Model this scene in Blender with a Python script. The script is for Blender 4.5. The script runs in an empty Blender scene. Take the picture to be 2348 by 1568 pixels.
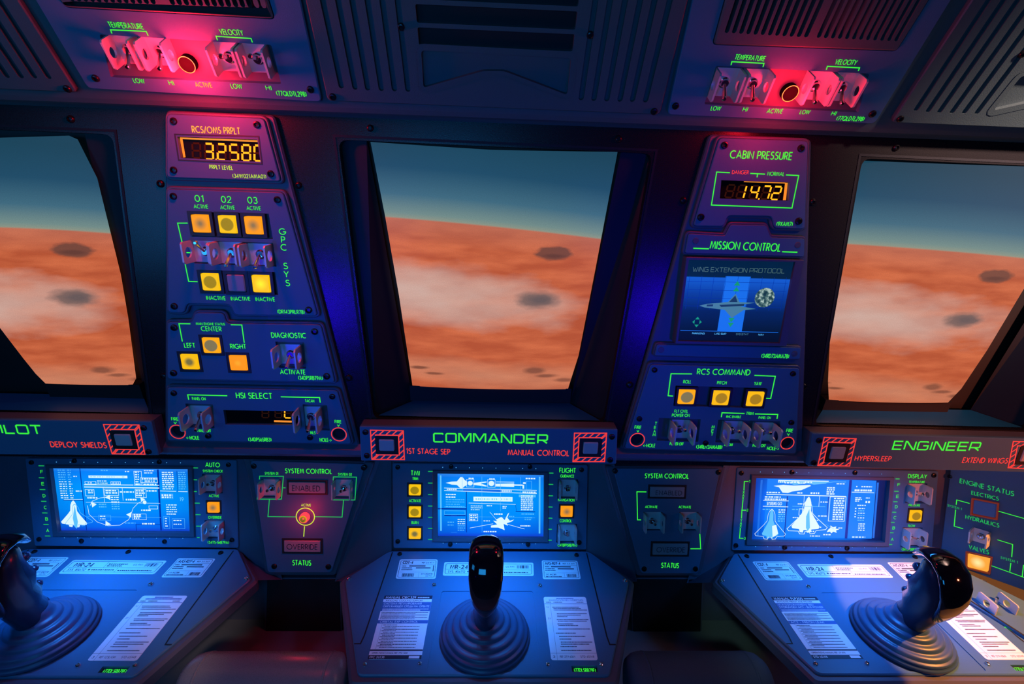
import bpy, bmesh, math, random
from math import sin, cos, pi, radians
from mathutils import Vector, Matrix
from mathutils.geometry import tessellate_polygon
random.seed(7)
SC = bpy.context.scene
COL = SC.collection

# ------------------------------------------------------------------ camera
W, H, F = 2348, 1568, 1130.0
yaw, roll, pit = radians(2.0305), radians(1.2376), radians(84.12)
Xc = Vector((cos(yaw)*cos(roll), sin(roll), sin(yaw))).normalized()     # right / down / forward components
Fc = (Vector((0, 0, 1)) - Xc*Xc.z).normalized()
Dc = Fc.cross(Xc)
if Dc.y < 0: Dc = -Dc
Zc = -(cos(pit)*Fc + sin(pit)*Dc)
Yc = Zc.cross(Xc)
C = Vector((0, 0, 1.25))
def c2w(v): return Vector((Xc.dot(v), Yc.dot(v), Zc.dot(v)))
cam_d = bpy.data.cameras.new('camera'); cam = bpy.data.objects.new('camera', cam_d); COL.objects.link(cam)
r_, d_, f_ = c2w(Vector((1, 0, 0))), c2w(Vector((0, 1, 0))), c2w(Vector((0, 0, 1)))
Mx = Matrix((r_, -d_, -f_)).transposed().to_4x4(); Mx.translation = C
cam.matrix_world = Mx
cam_d.sensor_width = 36; cam_d.lens = 36*F/W; cam_d.clip_start = 0.01
SC.camera = cam
# ------------------------------------------------------------------ world, exposure, lamps
wd = bpy.data.worlds.new('world'); SC.world = wd; wd.use_nodes = True
wd.node_tree.nodes['Background'].inputs[0].default_value = (0.0, 0.0, 0.002, 1)
vs = SC.view_settings
vs.view_transform = 'Standard'; vs.look = 'None'; vs.gamma = 1; vs.exposure = 0.0; vs.use_curve_mapping = False
def aim(o, p, t):
    o.location = p; o.rotation_euler = (Vector(t)-Vector(p)).to_track_quat('-Z', 'Y').to_euler()
def area(name, p, t, e, col, sx, sy=None):
    l = bpy.data.lights.new(name, 'AREA'); l.energy = e; l.color = col; l.shape = 'RECTANGLE'; l.size = sx; l.size_y = sy or sx
    o = bpy.data.objects.new(name, l); COL.objects.link(o); aim(o, p, t); return o
def spot(name, p, t, e, col, ang, blend=0.5, rad=0.01):
    l = bpy.data.lights.new(name, 'SPOT'); l.energy = e; l.color = col; l.spot_size = radians(ang); l.spot_blend = blend; l.shadow_soft_size = rad
    o = bpy.data.objects.new(name, l); COL.objects.link(o); aim(o, p, t); return o
def point(name, p, e, col, rad=0.01):
    l = bpy.data.lights.new(name, 'POINT'); l.energy = e; l.color = col; l.shadow_soft_size = rad
    o = bpy.data.objects.new(name, l); COL.objects.link(o); o.location = p; return o
BLUE = (0.02, 0.36, 1.0)
area('cabin_blue_light', (-0.22, -0.45, 1.06), (-0.1, 0.7, 1.15), 2.65, BLUE, 0.4, 0.3)
area('cabin_blue_light', (-0.9, -0.1, 1.15), (-0.35, 0.6, 1.45), 1.1, BLUE, 0.3, 0.3)
for k in (-1, 0, 1):      # strip lamps under the hood over each display
    o = area('hood_lamp', (k*0.6655-0.005, 0.73, 0.988), (k*0.6655-0.005, 0.82, 0.74), (0.85, 0.8, 1.15)[k+1], (0.025, 0.25, 1.0), 0.14, 0.04); o.data.spread = radians((90, 84, 104)[k+1])
spot('knee_fill', (-0.12, 0.0, 1.15), (-0.52, 0.86, 0.63), 9.0, (1.0, 0.72, 0.66), 9, 0.8, 0.03)  # added fill spot, lifts the dark left knee space
spot('knee_fill', (0.18, 0.0, 1.15), (0.46, 0.86, 0.63), 4.0, (0.45, 1.0, 0.85), 9, 0.8, 0.03)  # added greenish fill for the right knee space
spot('amber_light', (1.25, 0.36, 1.52), (0.975, 0.66, 0.765), 120.0, (1.0, 0.31, 0.06), 36, 0.05, 0.006)
spot('amber_light', (1.25, -0.3, 1.90), (0.86, 0.52, 1.58), 340.0, (1.0, 0.60, 0.50), 33, 1.0, 0.05)
spot('amber_light', (1.15, 0.0, 1.10), (0.80, 0.70, 1.04), 30.0, (1.0, 0.16, 0.06), 38, 1.0, 0.03)  # added warm light, tints the ENGINEER bar
for s in (-1, 1):         # violet lights added by the seats so the glossy window wall mirrors them
    o = area('added_violet_light', (s*0.57, -0.2, 0.80), (s*0.21, 0.665, 1.22), 0.16, (0.02, 0.0, 1.0), 0.12, 0.12); o.data.spread = radians(40)

# ------------------------------------------------------------------ planes of the cockpit (seen in profile they form one folded line)
def ray(px, py): return c2w(Vector(((px-W/2)/F, (py-H/2)/F, 1.0)))
def at_y(px, py, y):
    r = ray(px, py); return C + r*(y/r.y)
class Plane:
    def __init__(s, o, deg=90, U=(1, 0, 0)):
        t = radians(deg); s.o = Vector(o); s.U = Vector(U).normalized()
        s.V = Vector((0, cos(t), sin(t))); s.N = s.U.cross(s.V)
    def uv(s, px, py):
        r = ray(px, py); t = (s.o-C).dot(s.N)/r.dot(s.N); p = C+t*r-s.o
        return (p.dot(s.U), p.dot(s.V))
    def w(s, u, v, h=0): return s.o+u*s.U+v*s.V+h*s.N
    def mat(s, u, v, h=0):
        m = Matrix((s.U, s.V, s.N)).transposed().to_4x4(); m.translation = s.w(u, v, h); return m
    def sc(s, px, py): return s.uv(px+1, py)[0]-s.uv(px, py)[0]
    def off(s, h): return Plane(s.w(0, 0, h), math.degrees(math.atan2(s.V.z, s.V.y)), s.U)
    def pp(s, pts): return [s.uv(*p) for p in pts]
LOW = Plane(at_y(1130, 1262, .90), 90)
SYS = LOW.off(.025)
DESK = Plane(at_y(1130, 1262, .90), 11.09)
PIL = Plane(at_y(1130, 1045, .714), 101.94)
BAR = PIL.off(.012)
CEI = Plane(at_y(1130, 258, .603), 133.9)
SCR = Plane(at_y(1130, 928, .762), 109.65)
phi = radians(57)
SIDE = Plane(at_y(2157, 1262, .90), 90, (cos(phi), -sin(phi), 0))
D = 0.6655                                            # seat spacing

# ------------------------------------------------------------------ materials
def S(r, g, b):
    f = lambda c: (c/255/12.92) if c/255 <= .04045 else ((c/255+.055)/1.055)**2.4
    return (f(r), f(g), f(b), 1)
MATS = {}
def mat(name, base, rough=.5, metal=0, em=None, es=1.0, bump=0, bscale=900, spec=.5, coat=0):
    if name in MATS: return MATS[name]
    m = bpy.data.materials.new(name); m.use_nodes = True; nt = m.node_tree; b = nt.nodes['Principled BSDF']
    b.inputs['Base Color'].default_value = base if len(base) == 4 else (*base, 1)
    b.inputs['Roughness'].default_value = rough; b.inputs['Metallic'].default_value = metal
    b.inputs['Specular IOR Level'].default_value = spec; b.inputs['Coat Weight'].default_value = coat
    if em: b.inputs['Emission Color'].default_value = em; b.inputs['Emission Strength'].default_value = es
    tc = nt.nodes.new('ShaderNodeTexCoord')
    n = nt.nodes.new('ShaderNodeTexNoise'); n.inputs['Scale'].default_value = bscale; n.inputs['Detail'].default_value = 2
    nt.links.new(tc.outputs['Object'], n.inputs['Vector'])
    mr = nt.nodes.new('ShaderNodeMapRange'); mr.inputs[3].default_value = max(0.02, rough-.06); mr.inputs[4].default_value = min(1, rough+.06)
    nt.links.new(n.outputs['Fac'], mr.inputs[0]); nt.links.new(mr.outputs[0], b.inputs['Roughness'])
    if bump:
        bp = nt.nodes.new('ShaderNodeBump'); bp.inputs['Strength'].default_value = bump; bp.inputs['Distance'].default_value = .0004
        nt.links.new(n.outputs['Fac'], bp.inputs['Height']); nt.links.new(bp.outputs[0], b.inputs['Normal'])
    MATS[name] = m; return m
PLATE = mat('panel_plastic', (.065, .165, .28), .46, bump=.35, spec=.3)
SHELL = mat('shell_plastic', (.085, .09, .13), .45, bump=.35)
CEILP = mat('overhead_plastic', (.06, .10, .11), .5, bump=.5)
DARKW = mat('window_wall_black', (.010, .010, .012), .28, bump=.1, spec=.4)
REVEAL = mat('window_reveal', (.012, .014, .02), .5, bump=.2, spec=.2)
BLACK = mat('matt_black', (.004, .004, .005), .6)
WELL = mat('well_plastic', (.10, .08, .11), .5)
SCREW = mat('dark_screw', (.03, .03, .035), .3, .7)
CHROME = mat('chrome', (.75, .75, .77), .16, 1)
GUARD = mat('brushed_guard', (.68, .66, .66), .42, .3)
GREEN = mat('green_legend', (.02, .2, .02), .5, em=S(62, 255, 66), es=.85)
GREEND = mat('dim_green_legend', (.02, .2, .03), .5, em=S(30, 190, 90), es=.8)
REDL = mat('red_legend', (.3, .02, .01), .5, em=S(250, 66, 62), es=.85)
AMBL = mat('amber_legend', (.3, .2, .02), .5, em=S(255, 190, 60), es=.9)
YGRN = mat('lime_legend', (.15, .3, .02), .5, em=S(190, 255, 70), es=.8)
SEGON = mat('lit_segment', (.3, .1, .0), .5, em=(1, .40, .012, 1), es=1.45, spec=.1)
SEGOFF = mat('unlit_segment', (.02, .008, .004), .6, em=(.035, .008, .001, 1), es=.6, spec=.05)
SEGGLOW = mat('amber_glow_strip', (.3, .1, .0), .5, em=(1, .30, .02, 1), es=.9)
GLASS = mat('display_glass', (.006, .004, .003), .3, spec=.08)
BEZEL = mat('button_bezel', (.02, .018, .02), .45)
CAPOFF = mat('unlit_button_cap', (.30, .29, .33), .4)
GREYCAP = mat('grey_button_cap', (.42, .42, .46), .5)
RUBBER = mat('boot_rubber', (.03, .085, .18), .38, bump=.15)
GRIP = mat('grip_plastic', (.010, .028, .075), .24, coat=.3)
SHINY = mat('gloss_black_shell', (.004, .005, .012), .07, coat=1)
PAPER = mat('placard_paper', (.90, .88, .92), .45)
INK = mat('placard_ink', (.012, .02, .05), .5)
PBLUE = mat('placard_blue', (.05, .14, .38), .45)
LEDR = mat('red_led', (.4, .01, .01), .3, em=(1, .02, .03, 1), es=3.0)
LENS = mat('clipped_led_lens', (.006, .004, .004), .7, spec=.05)  # dark colour stands in for the overexposed lamp centre
LEDEDGE = mat('led_glare_edge', (.3, .2, .02), .4, em=(1, .55, .10, 1), es=.9)  # paints the bright edge of the lamp glare
KNEE = mat('knee_panel', (.20, .20, .21), .5, bump=.6)
SILL = mat('sill_paint', (.005, .12, .30), .4)
DESKP = mat('desk_plastic', (.060, .165, .29), .34, bump=.3, spec=.5)
PAD = mat('padded_fabric', (.03, .06, .10), .7, bump=1.0, bscale=500)
PADG = mat('padded_grey', (.24, .23, .24), .28, bump=.2)
TWHITE = mat('screen_white', (.1, .1, .1), .4, em=S(222, 246, 255), es=1.0)
TLIGHT = mat('screen_light_blue', (.05, .08, .1), .4, em=S(90, 190, 255), es=1.0)
TDARK = mat('screen_dark_blue', (.0, .01, .05), .4, em=S(0, 42, 150), es=1.0)
TGRN = mat('screen_green', (.0, .05, .02), .4, em=S(20, 150, 95), es=1.0)

def node_mat(name, fn):
    if name in MATS: return MATS[name]
    m = bpy.data.materials.new(name); m.use_nodes = True; nt = m.node_tree
    b = nt.nodes['Principled BSDF']; b.inputs['Base Color'].default_value = (.01, .01, .012, 1); b.inputs['Roughness'].default_value = .35
    fn(nt, b); MATS[name] = m; return m
def ramp(nt, stops, fac):
    r = nt.nodes.new('ShaderNodeValToRGB'); e = r.color_ramp.elements
    e[0].position, e[0].color = stops[0]; e[1].position, e[1].color = stops[-1]
    for p, c in stops[1:-1]:
        x = e.new(p); x.color = c
    nt.links.new(fac, r.inputs[0]); return r.outputs[0]
def math_(nt, op, a, b=None, c=None):
    n = nt.nodes.new('ShaderNodeMath'); n.operation = op
    for k, x in enumerate((a, b, c)):
        if x is None: continue
        if isinstance(x, (int, float)): n.inputs[k].default_value = x
        else: nt.links.new(x, n.inputs[k])
    return n.outputs[0]
def mixc(nt, fac, a, b):
    n = nt.nodes.new('ShaderNodeMix'); n.data_type = 'RGBA'
    for s, x in ((n.inputs[0], fac), (n.inputs[6], a), (n.inputs[7], b)):
        if isinstance(x, (int, float, tuple)): s.default_value = x
        else: nt.links.new(x, s)
    return n.outputs[2]
def uvxy(nt):
    t = nt.nodes.new('ShaderNodeTexCoord'); s = nt.nodes.new('ShaderNodeSeparateXYZ'); nt.links.new(t.outputs['UV'], s.inputs[0])
    return t.outputs['UV'], s.outputs[0], s.outputs[1]
def dist_uv(nt, cx, cy, sx, sy, X, Y, warp=None):
    a = math_(nt, 'DIVIDE', math_(nt, 'SUBTRACT', X, cx), sx); b = math_(nt, 'DIVIDE', math_(nt, 'SUBTRACT', Y, cy), sy)
    d = math_(nt, 'SQRT', math_(nt, 'ADD', math_(nt, 'MULTIPLY', a, a), math_(nt, 'MULTIPLY', b, b)))
    return math_(nt, 'ADD', d, warp) if warp is not None else d
def noise(nt, vec, scale, detail=3, stretch=(1, 1, 1)):
    mp = nt.nodes.new('ShaderNodeMapping'); mp.inputs['Scale'].default_value = stretch; nt.links.new(vec, mp.inputs[0])
    n = nt.nodes.new('ShaderNodeTexNoise'); n.inputs['Scale'].default_value = scale; n.inputs['Detail'].default_value = detail
    nt.links.new(mp.outputs[0], n.inputs['Vector']); return n.outputs['Fac']
def cap_mat(kind):
    # lit push buttons: frosted square caps with a darker disc painted for the overexposed middle
    edge, mid, r0, r1, grain = {
        'soft': (S(255, 156, 14), S(146, 116, 76), .12, .78, 0), 'grain': (S(250, 196, 8), S(146, 122, 8), .68, .76, .5),
        'grey': (S(255, 170, 8), S(128, 116, 82), .70, .80, .05), 'tan': (S(255, 188, 10), S(166, 124, 24), .66, .78, .05),
        'full': (S(255, 196, 0), S(255, 250, 40), .0, .8, 0), 'warm': (S(255, 150, 16), S(252, 170, 40), .1, .5, 0),
        'blob': (S(250, 190, 6), S(120, 112, 60), .30, .70, .1), 'pale': (S(255, 170, 60), S(255, 236, 160), .1, .7, 0)}[kind]
    def fn(nt, b):
        uv, X, Y = uvxy(nt)
        n = noise(nt, uv, 60, 1)
        d = dist_uv(nt, .5, .5, .5, .5, X, Y, math_(nt, 'MULTIPLY', math_(nt, 'SUBTRACT', n, .5), grain*.5))
        c = ramp(nt, [(r0, mid), (r1, edge)], d)
        if grain > .2:
            c = mixc(nt, math_(nt, 'MULTIPLY', math_(nt, 'GREATER_THAN', n, .56), .35), c, edge)
        nt.links.new(c, b.inputs['Emission Color']); b.inputs['Emission Strength'].default_value = 1.0; b.inputs['Specular IOR Level'].default_value = .1
    return node_mat('lit_cap_'+kind, fn)

# ------------------------------------------------------------------ mesh building
def circ(cx, cy, r, n=20, ry=None): return [(cx+r*cos(2*pi*k/n), cy+(ry or r)*sin(2*pi*k/n)) for k in range(n)]
def rect(cx, cy, w, h): return [(cx-w/2, cy-h/2), (cx+w/2, cy-h/2), (cx+w/2, cy+h/2), (cx-w/2, cy+h/2)]
def area2(p): return sum(p[i][0]*p[(i+1) % len(p)][1]-p[(i+1) % len(p)][0]*p[i][1] for i in range(len(p)))
def ccw(p): return list(p) if area2(p) > 0 else list(reversed(p))
def inset(p, d):
    p = ccw(p); n = len(p); out = []
    for i in range(n):
        a, b, c = Vector(p[i-1]), Vector(p[i]), Vector(p[(i+1) % n])
        e1, e2 = (b-a), (c-b)
        if e1.length < 1e-9 or e2.length < 1e-9: out.append(p[i]); continue
        e1.normalize(); e2.normalize()
        n1, n2 = Vector((-e1.y, e1.x)), Vector((-e2.y, e2.x))
        m = n1+n2; l = m.length_squared
        m = m*(2/l) if l > .3 else n1*1.2
        out.append((b.x+m.x*d/1.0, b.y+m.y*d/1.0) if l > .3 else (b.x+n1.x*d, b.y+n1.y*d))
    return out
def rnd(p, r, n=4):
    p = ccw(p); out = []; m = len(p)
    for i in range(m):
        a, b, c = Vector(p[i-1]), Vector(p[i]), Vector(p[(i+1) % m])
        d1, d2 = a-b, c-b; k = min(r, d1.length*.45, d2.length*.45)
        s, e = b+d1.normalized()*k, b+d2.normalized()*k
        for j in range(n+1):
            t = j/n; q = s*(1-t)**2+b*2*t*(1-t)+e*t*t; out.append((q.x, q.y))
    return out
def fill(loops):
    """triangles of an outline with holes; retried with a hair of jitter when the filler slips"""
    want = abs(area2(loops[0]))-sum(abs(area2(l)) for l in loops[1:]); best = None
    for k in range(8):
        L = [[v+Vector((random.uniform(-1, 1), random.uniform(-1, 1), 0))*(3e-5*k) for v in l] for l in loops]; flat = [v for l in L for v in l]
        T = tessellate_polygon(L); got = sum(abs((flat[j]-flat[i]).cross(flat[m]-flat[i]).z) for i, j, m in T); e = abs(got-want)/want
        if best is None or e < best[0]: best = (e, T)
        if e < .004: break
    if best[0] > .004: print('FILL', best[0], len(loops), k)
    return best[1]
class MB:
    def __init__(s): s.v = []; s.f = []; s.uvs = {}
    def add(s, vs, fs, f=None):
        o = len(s.v); s.v += [f(*x) if f else tuple(x) for x in vs]; s.f += [tuple(i+o for i in q) for q in fs]; return o
    def prism(s, outer, h0, h1, holes=(), bev=0, f=None):
        outer = ccw(outer); holes = [ccw(h) for h in holes]; n = len(outer); vs = []; fs = []
        top = inset(outer, bev) if bev else outer
        vs += [(x, y, h0) for x, y in outer]
        if bev:
            vs += [(x, y, h1-bev) for x, y in outer]; fs += [(i, (i+1) % n, n+(i+1) % n, n+i) for i in range(n)]
        b = len(vs)-n; t = len(vs); vs += [(x, y, h1) for x, y in top]
        fs += [(b+i, b+(i+1) % n, t+(i+1) % n, t+i) for i in range(n)]
        loops = [[Vector((x, y, 0)) for x, y in top]]; idx = list(range(t, t+n)); bidx = list(range(n))
        for hp in holes:
            k = len(hp); a = len(vs); vs += [(x, y, h1) for x, y in hp]; c = len(vs); vs += [(x, y, h0) for x, y in hp]
            fs += [(a+i, a+(i+1) % k, c+(i+1) % k, c+i) for i in range(k)]
            loops.append([Vector((x, y, 0)) for x, y in hp]); idx += list(range(a, a+k)); bidx += list(range(c, c+k))
        for tri in fill(loops):
            fs.append(tuple(idx[i] for i in tri)); fs.append(tuple(bidx[i] for i in reversed(tri)))
        s.add(vs, fs, f); return s
    def box(s, u0, u1, v0, v1, h0, h1, bev=0): return s.prism([(u0, v0), (u1, v0), (u1, v1), (u0, v1)], h0, h1, bev=bev)
    def lathe(s, c, prof, n=20, f=None):
        vs = []; fs = []; m = len(prof)
        for r, h in prof: vs += [(c[0]+r*cos(2*pi*k/n), c[1]+r*sin(2*pi*k/n), h) for k in range(n)]
        for j in range(m-1): fs += [(j*n+k, j*n+(k+1) % n, (j+1)*n+(k+1) % n, (j+1)*n+k) for k in range(n)]
        fs.append(tuple(reversed(range(n)))); fs.append(tuple(range((m-1)*n, m*n)))
        s.add(vs, fs, f); return s
    def tube(s, path, rads, n=10, side=None, caps=True):
        path = [Vector(p) for p in path]; vs = []; fs = []; m = len(path)
        for j, p in enumerate(path):
            t = (path[min(j+1, m-1)]-path[max(j-1, 0)]).normalized()
            a = Vector(side) if side else (Vector((1, 0, 0)) if abs(t.x) < .9 else Vector((0, 1, 0)))
            a = (a-t*a.dot(t)).normalized(); b = t.cross(a); r = rads[j]
            ra, rb = r if isinstance(r, tuple) else (r, r)
            vs += [tuple(p+a*ra*cos(2*pi*k/n)+b*rb*sin(2*pi*k/n)) for k in range(n)]
        for j in range(m-1): fs += [(j*n+k, j*n+(k+1) % n, (j+1)*n+(k+1) % n, (j+1)*n+k) for k in range(n)]
        if caps: fs.append(tuple(reversed(range(n)))); fs.append(tuple(range((m-1)*n, m*n)))
        s.add(vs, fs); return s
    def ball(s, c, r, n=10, sq=(1, 1, 1)):
        vs = []; fs = []; m = n//2
        for j in range(1, m):
            a = pi*j/m; vs += [(c[0]+sq[0]*r*sin(a)*cos(2*pi*k/n), c[1]+sq[1]*r*sin(a)*sin(2*pi*k/n), c[2]+sq[2]*r*cos(a)) for k in range(n)]
        for j in range(m-2): fs += [(j*n+k, j*n+(k+1) % n, (j+1)*n+(k+1) % n, (j+1)*n+k) for k in range(n)]
        fs.append(tuple(range(n))); fs.append(tuple(reversed(range((m-2)*n, (m-1)*n))))
        s.add(vs, fs); return s
    def line(s, pts, w, h=.0004, closed=False):
        p = [Vector(q) for q in pts]; q = [p[0]]
        for x in p[1:]:
            if (x-q[-1]).length > 1e-7: q.append(x)
        p = q; n = len(p)
        if n < 2: return s
        L = []
        for i in range(n):
            a = p[i-1] if (i or closed) else None; c = p[(i+1) % n] if (i < n-1 or closed) else None
            d1 = (p[i]-a).normalized() if a is not None else (c-p[i]).normalized()
            d2 = (c-p[i]).normalized() if c is not None else d1
            n1, n2 = Vector((-d1.y, d1.x)), Vector((-d2.y, d2.x)); m = n1+n2
            if m.length < .5: m = n1
            else: m = m*(2/m.length_squared)
            if m.length > 2: m = m.normalized()*2
            L.append((p[i]+m*w/2, p[i]-m*w/2))
        vs = []
        for a, b in L: vs += [(a.x, a.y, h), (b.x, b.y, h)]
        fs = [(2*i, 2*i+1, 2*i+3, 2*i+2) for i in range(n-1)]
        if closed: fs.append((2*n-2, 2*n-1, 1, 0))
        s.add(vs, fs); return s
    def flat(s, poly, h=.0003):
        poly = ccw(poly); o = [Vector((x, y, 0)) for x, y in poly]
        s.add([(x, y, h) for x, y in poly], [tuple(t) for t in tessellate_polygon([o])]); return s
def build(mb, name, m, parent=None, a=(0, 0), smooth=False, matw=None, uvrect=None, flip=True):
    me = bpy.data.meshes.new(name); me.from_pydata([(x-a[0], y-a[1], z) for x, y, z in mb.v], [], mb.f)
    bm = bmesh.new(); bm.from_mesh(me); bmesh.ops.recalc_face_normals(bm, faces=bm.faces)
    if not flip:
        for f in bm.faces:
            if f.normal.z < 0: f.normal_flip()
    if uvrect:
        ul = bm.loops.layers.uv.new('UVMap'); u0, v0, u1, v1 = uvrect
        for f in bm.faces:
            for l in f.loops: l[ul].uv = ((l.vert.co.x+a[0]-u0)/(u1-u0), (l.vert.co.y+a[1]-v0)/(v1-v0))
    bm.to_mesh(me); bm.free()
    me.materials.append(m)
    if smooth:
        for p in me.polygons: p.use_smooth = True
        if smooth != 'all':
            me.set_sharp_from_angle(angle=radians(35))
    o = bpy.data.objects.new(name, me); COL.objects.link(o)
    if parent is not None: o.parent = parent
    if matw is not None: o.matrix_world = matw
    return o
class Thing:
    def __init__(s, name, label, cat, pl, px=None, uv=None, group=None):
        s.pl = pl; s.a = uv or pl.uv(*px); s.e = bpy.data.objects.new(name, None); COL.objects.link(s.e)
        s.e.empty_display_size = .02; s.e.matrix_world = pl.mat(*s.a); s.e['label'] = label; s.e['category'] = cat
        if group: s.e['group'] = group
        s.L = {}
    def part(s, name, mb, m, parent=None, smooth=False, label=None, uvrect=None, flip=True):
        o = build(mb, name, m, parent or s.e, s.a, smooth, None, uvrect, flip)
        if label: o['label'] = label
        return o
    # lettering is collected per colour and built once as one part
    def ink(s, m): return s.L.setdefault(m.name, (m, MB()))[1]
    def text(s, t, p0, p1, hpx, m=GREEN, sq=False, wt=.15, h=.0004):
        text(s.ink(m), s.pl, t, p0, p1, hpx, sq, wt, h)
    def lines(s, *polys, w=2.4, m=GREEN, closed=False):
        for p in polys: s.ink(m).line(s.pl.pp(p), w*s.pl.sc(*p[0]), closed=closed)
    def ring(s, px, r, w=2.2, m=REDL):
        u, v = s.pl.uv(*px); k = s.pl.sc(*px); s.ink(m).line(circ(u, v, r*k, 28), w*k, closed=True)
    def done(s):
        for m, mb in s.L.values():
            o = s.part('lettering', mb, m, flip=False)
            if m is REDL: o['label'] = 'glowing red lettering'
            elif m in (GREEN, GREEND): o['label'] = 'glowing green lettering'
def struct(name, mb, m, pl=None, smooth=False):
    o = build(mb, name, m, matw=(pl.mat(0, 0) if pl else Matrix()), smooth=smooth); o['kind'] = 'structure'; return o

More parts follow.
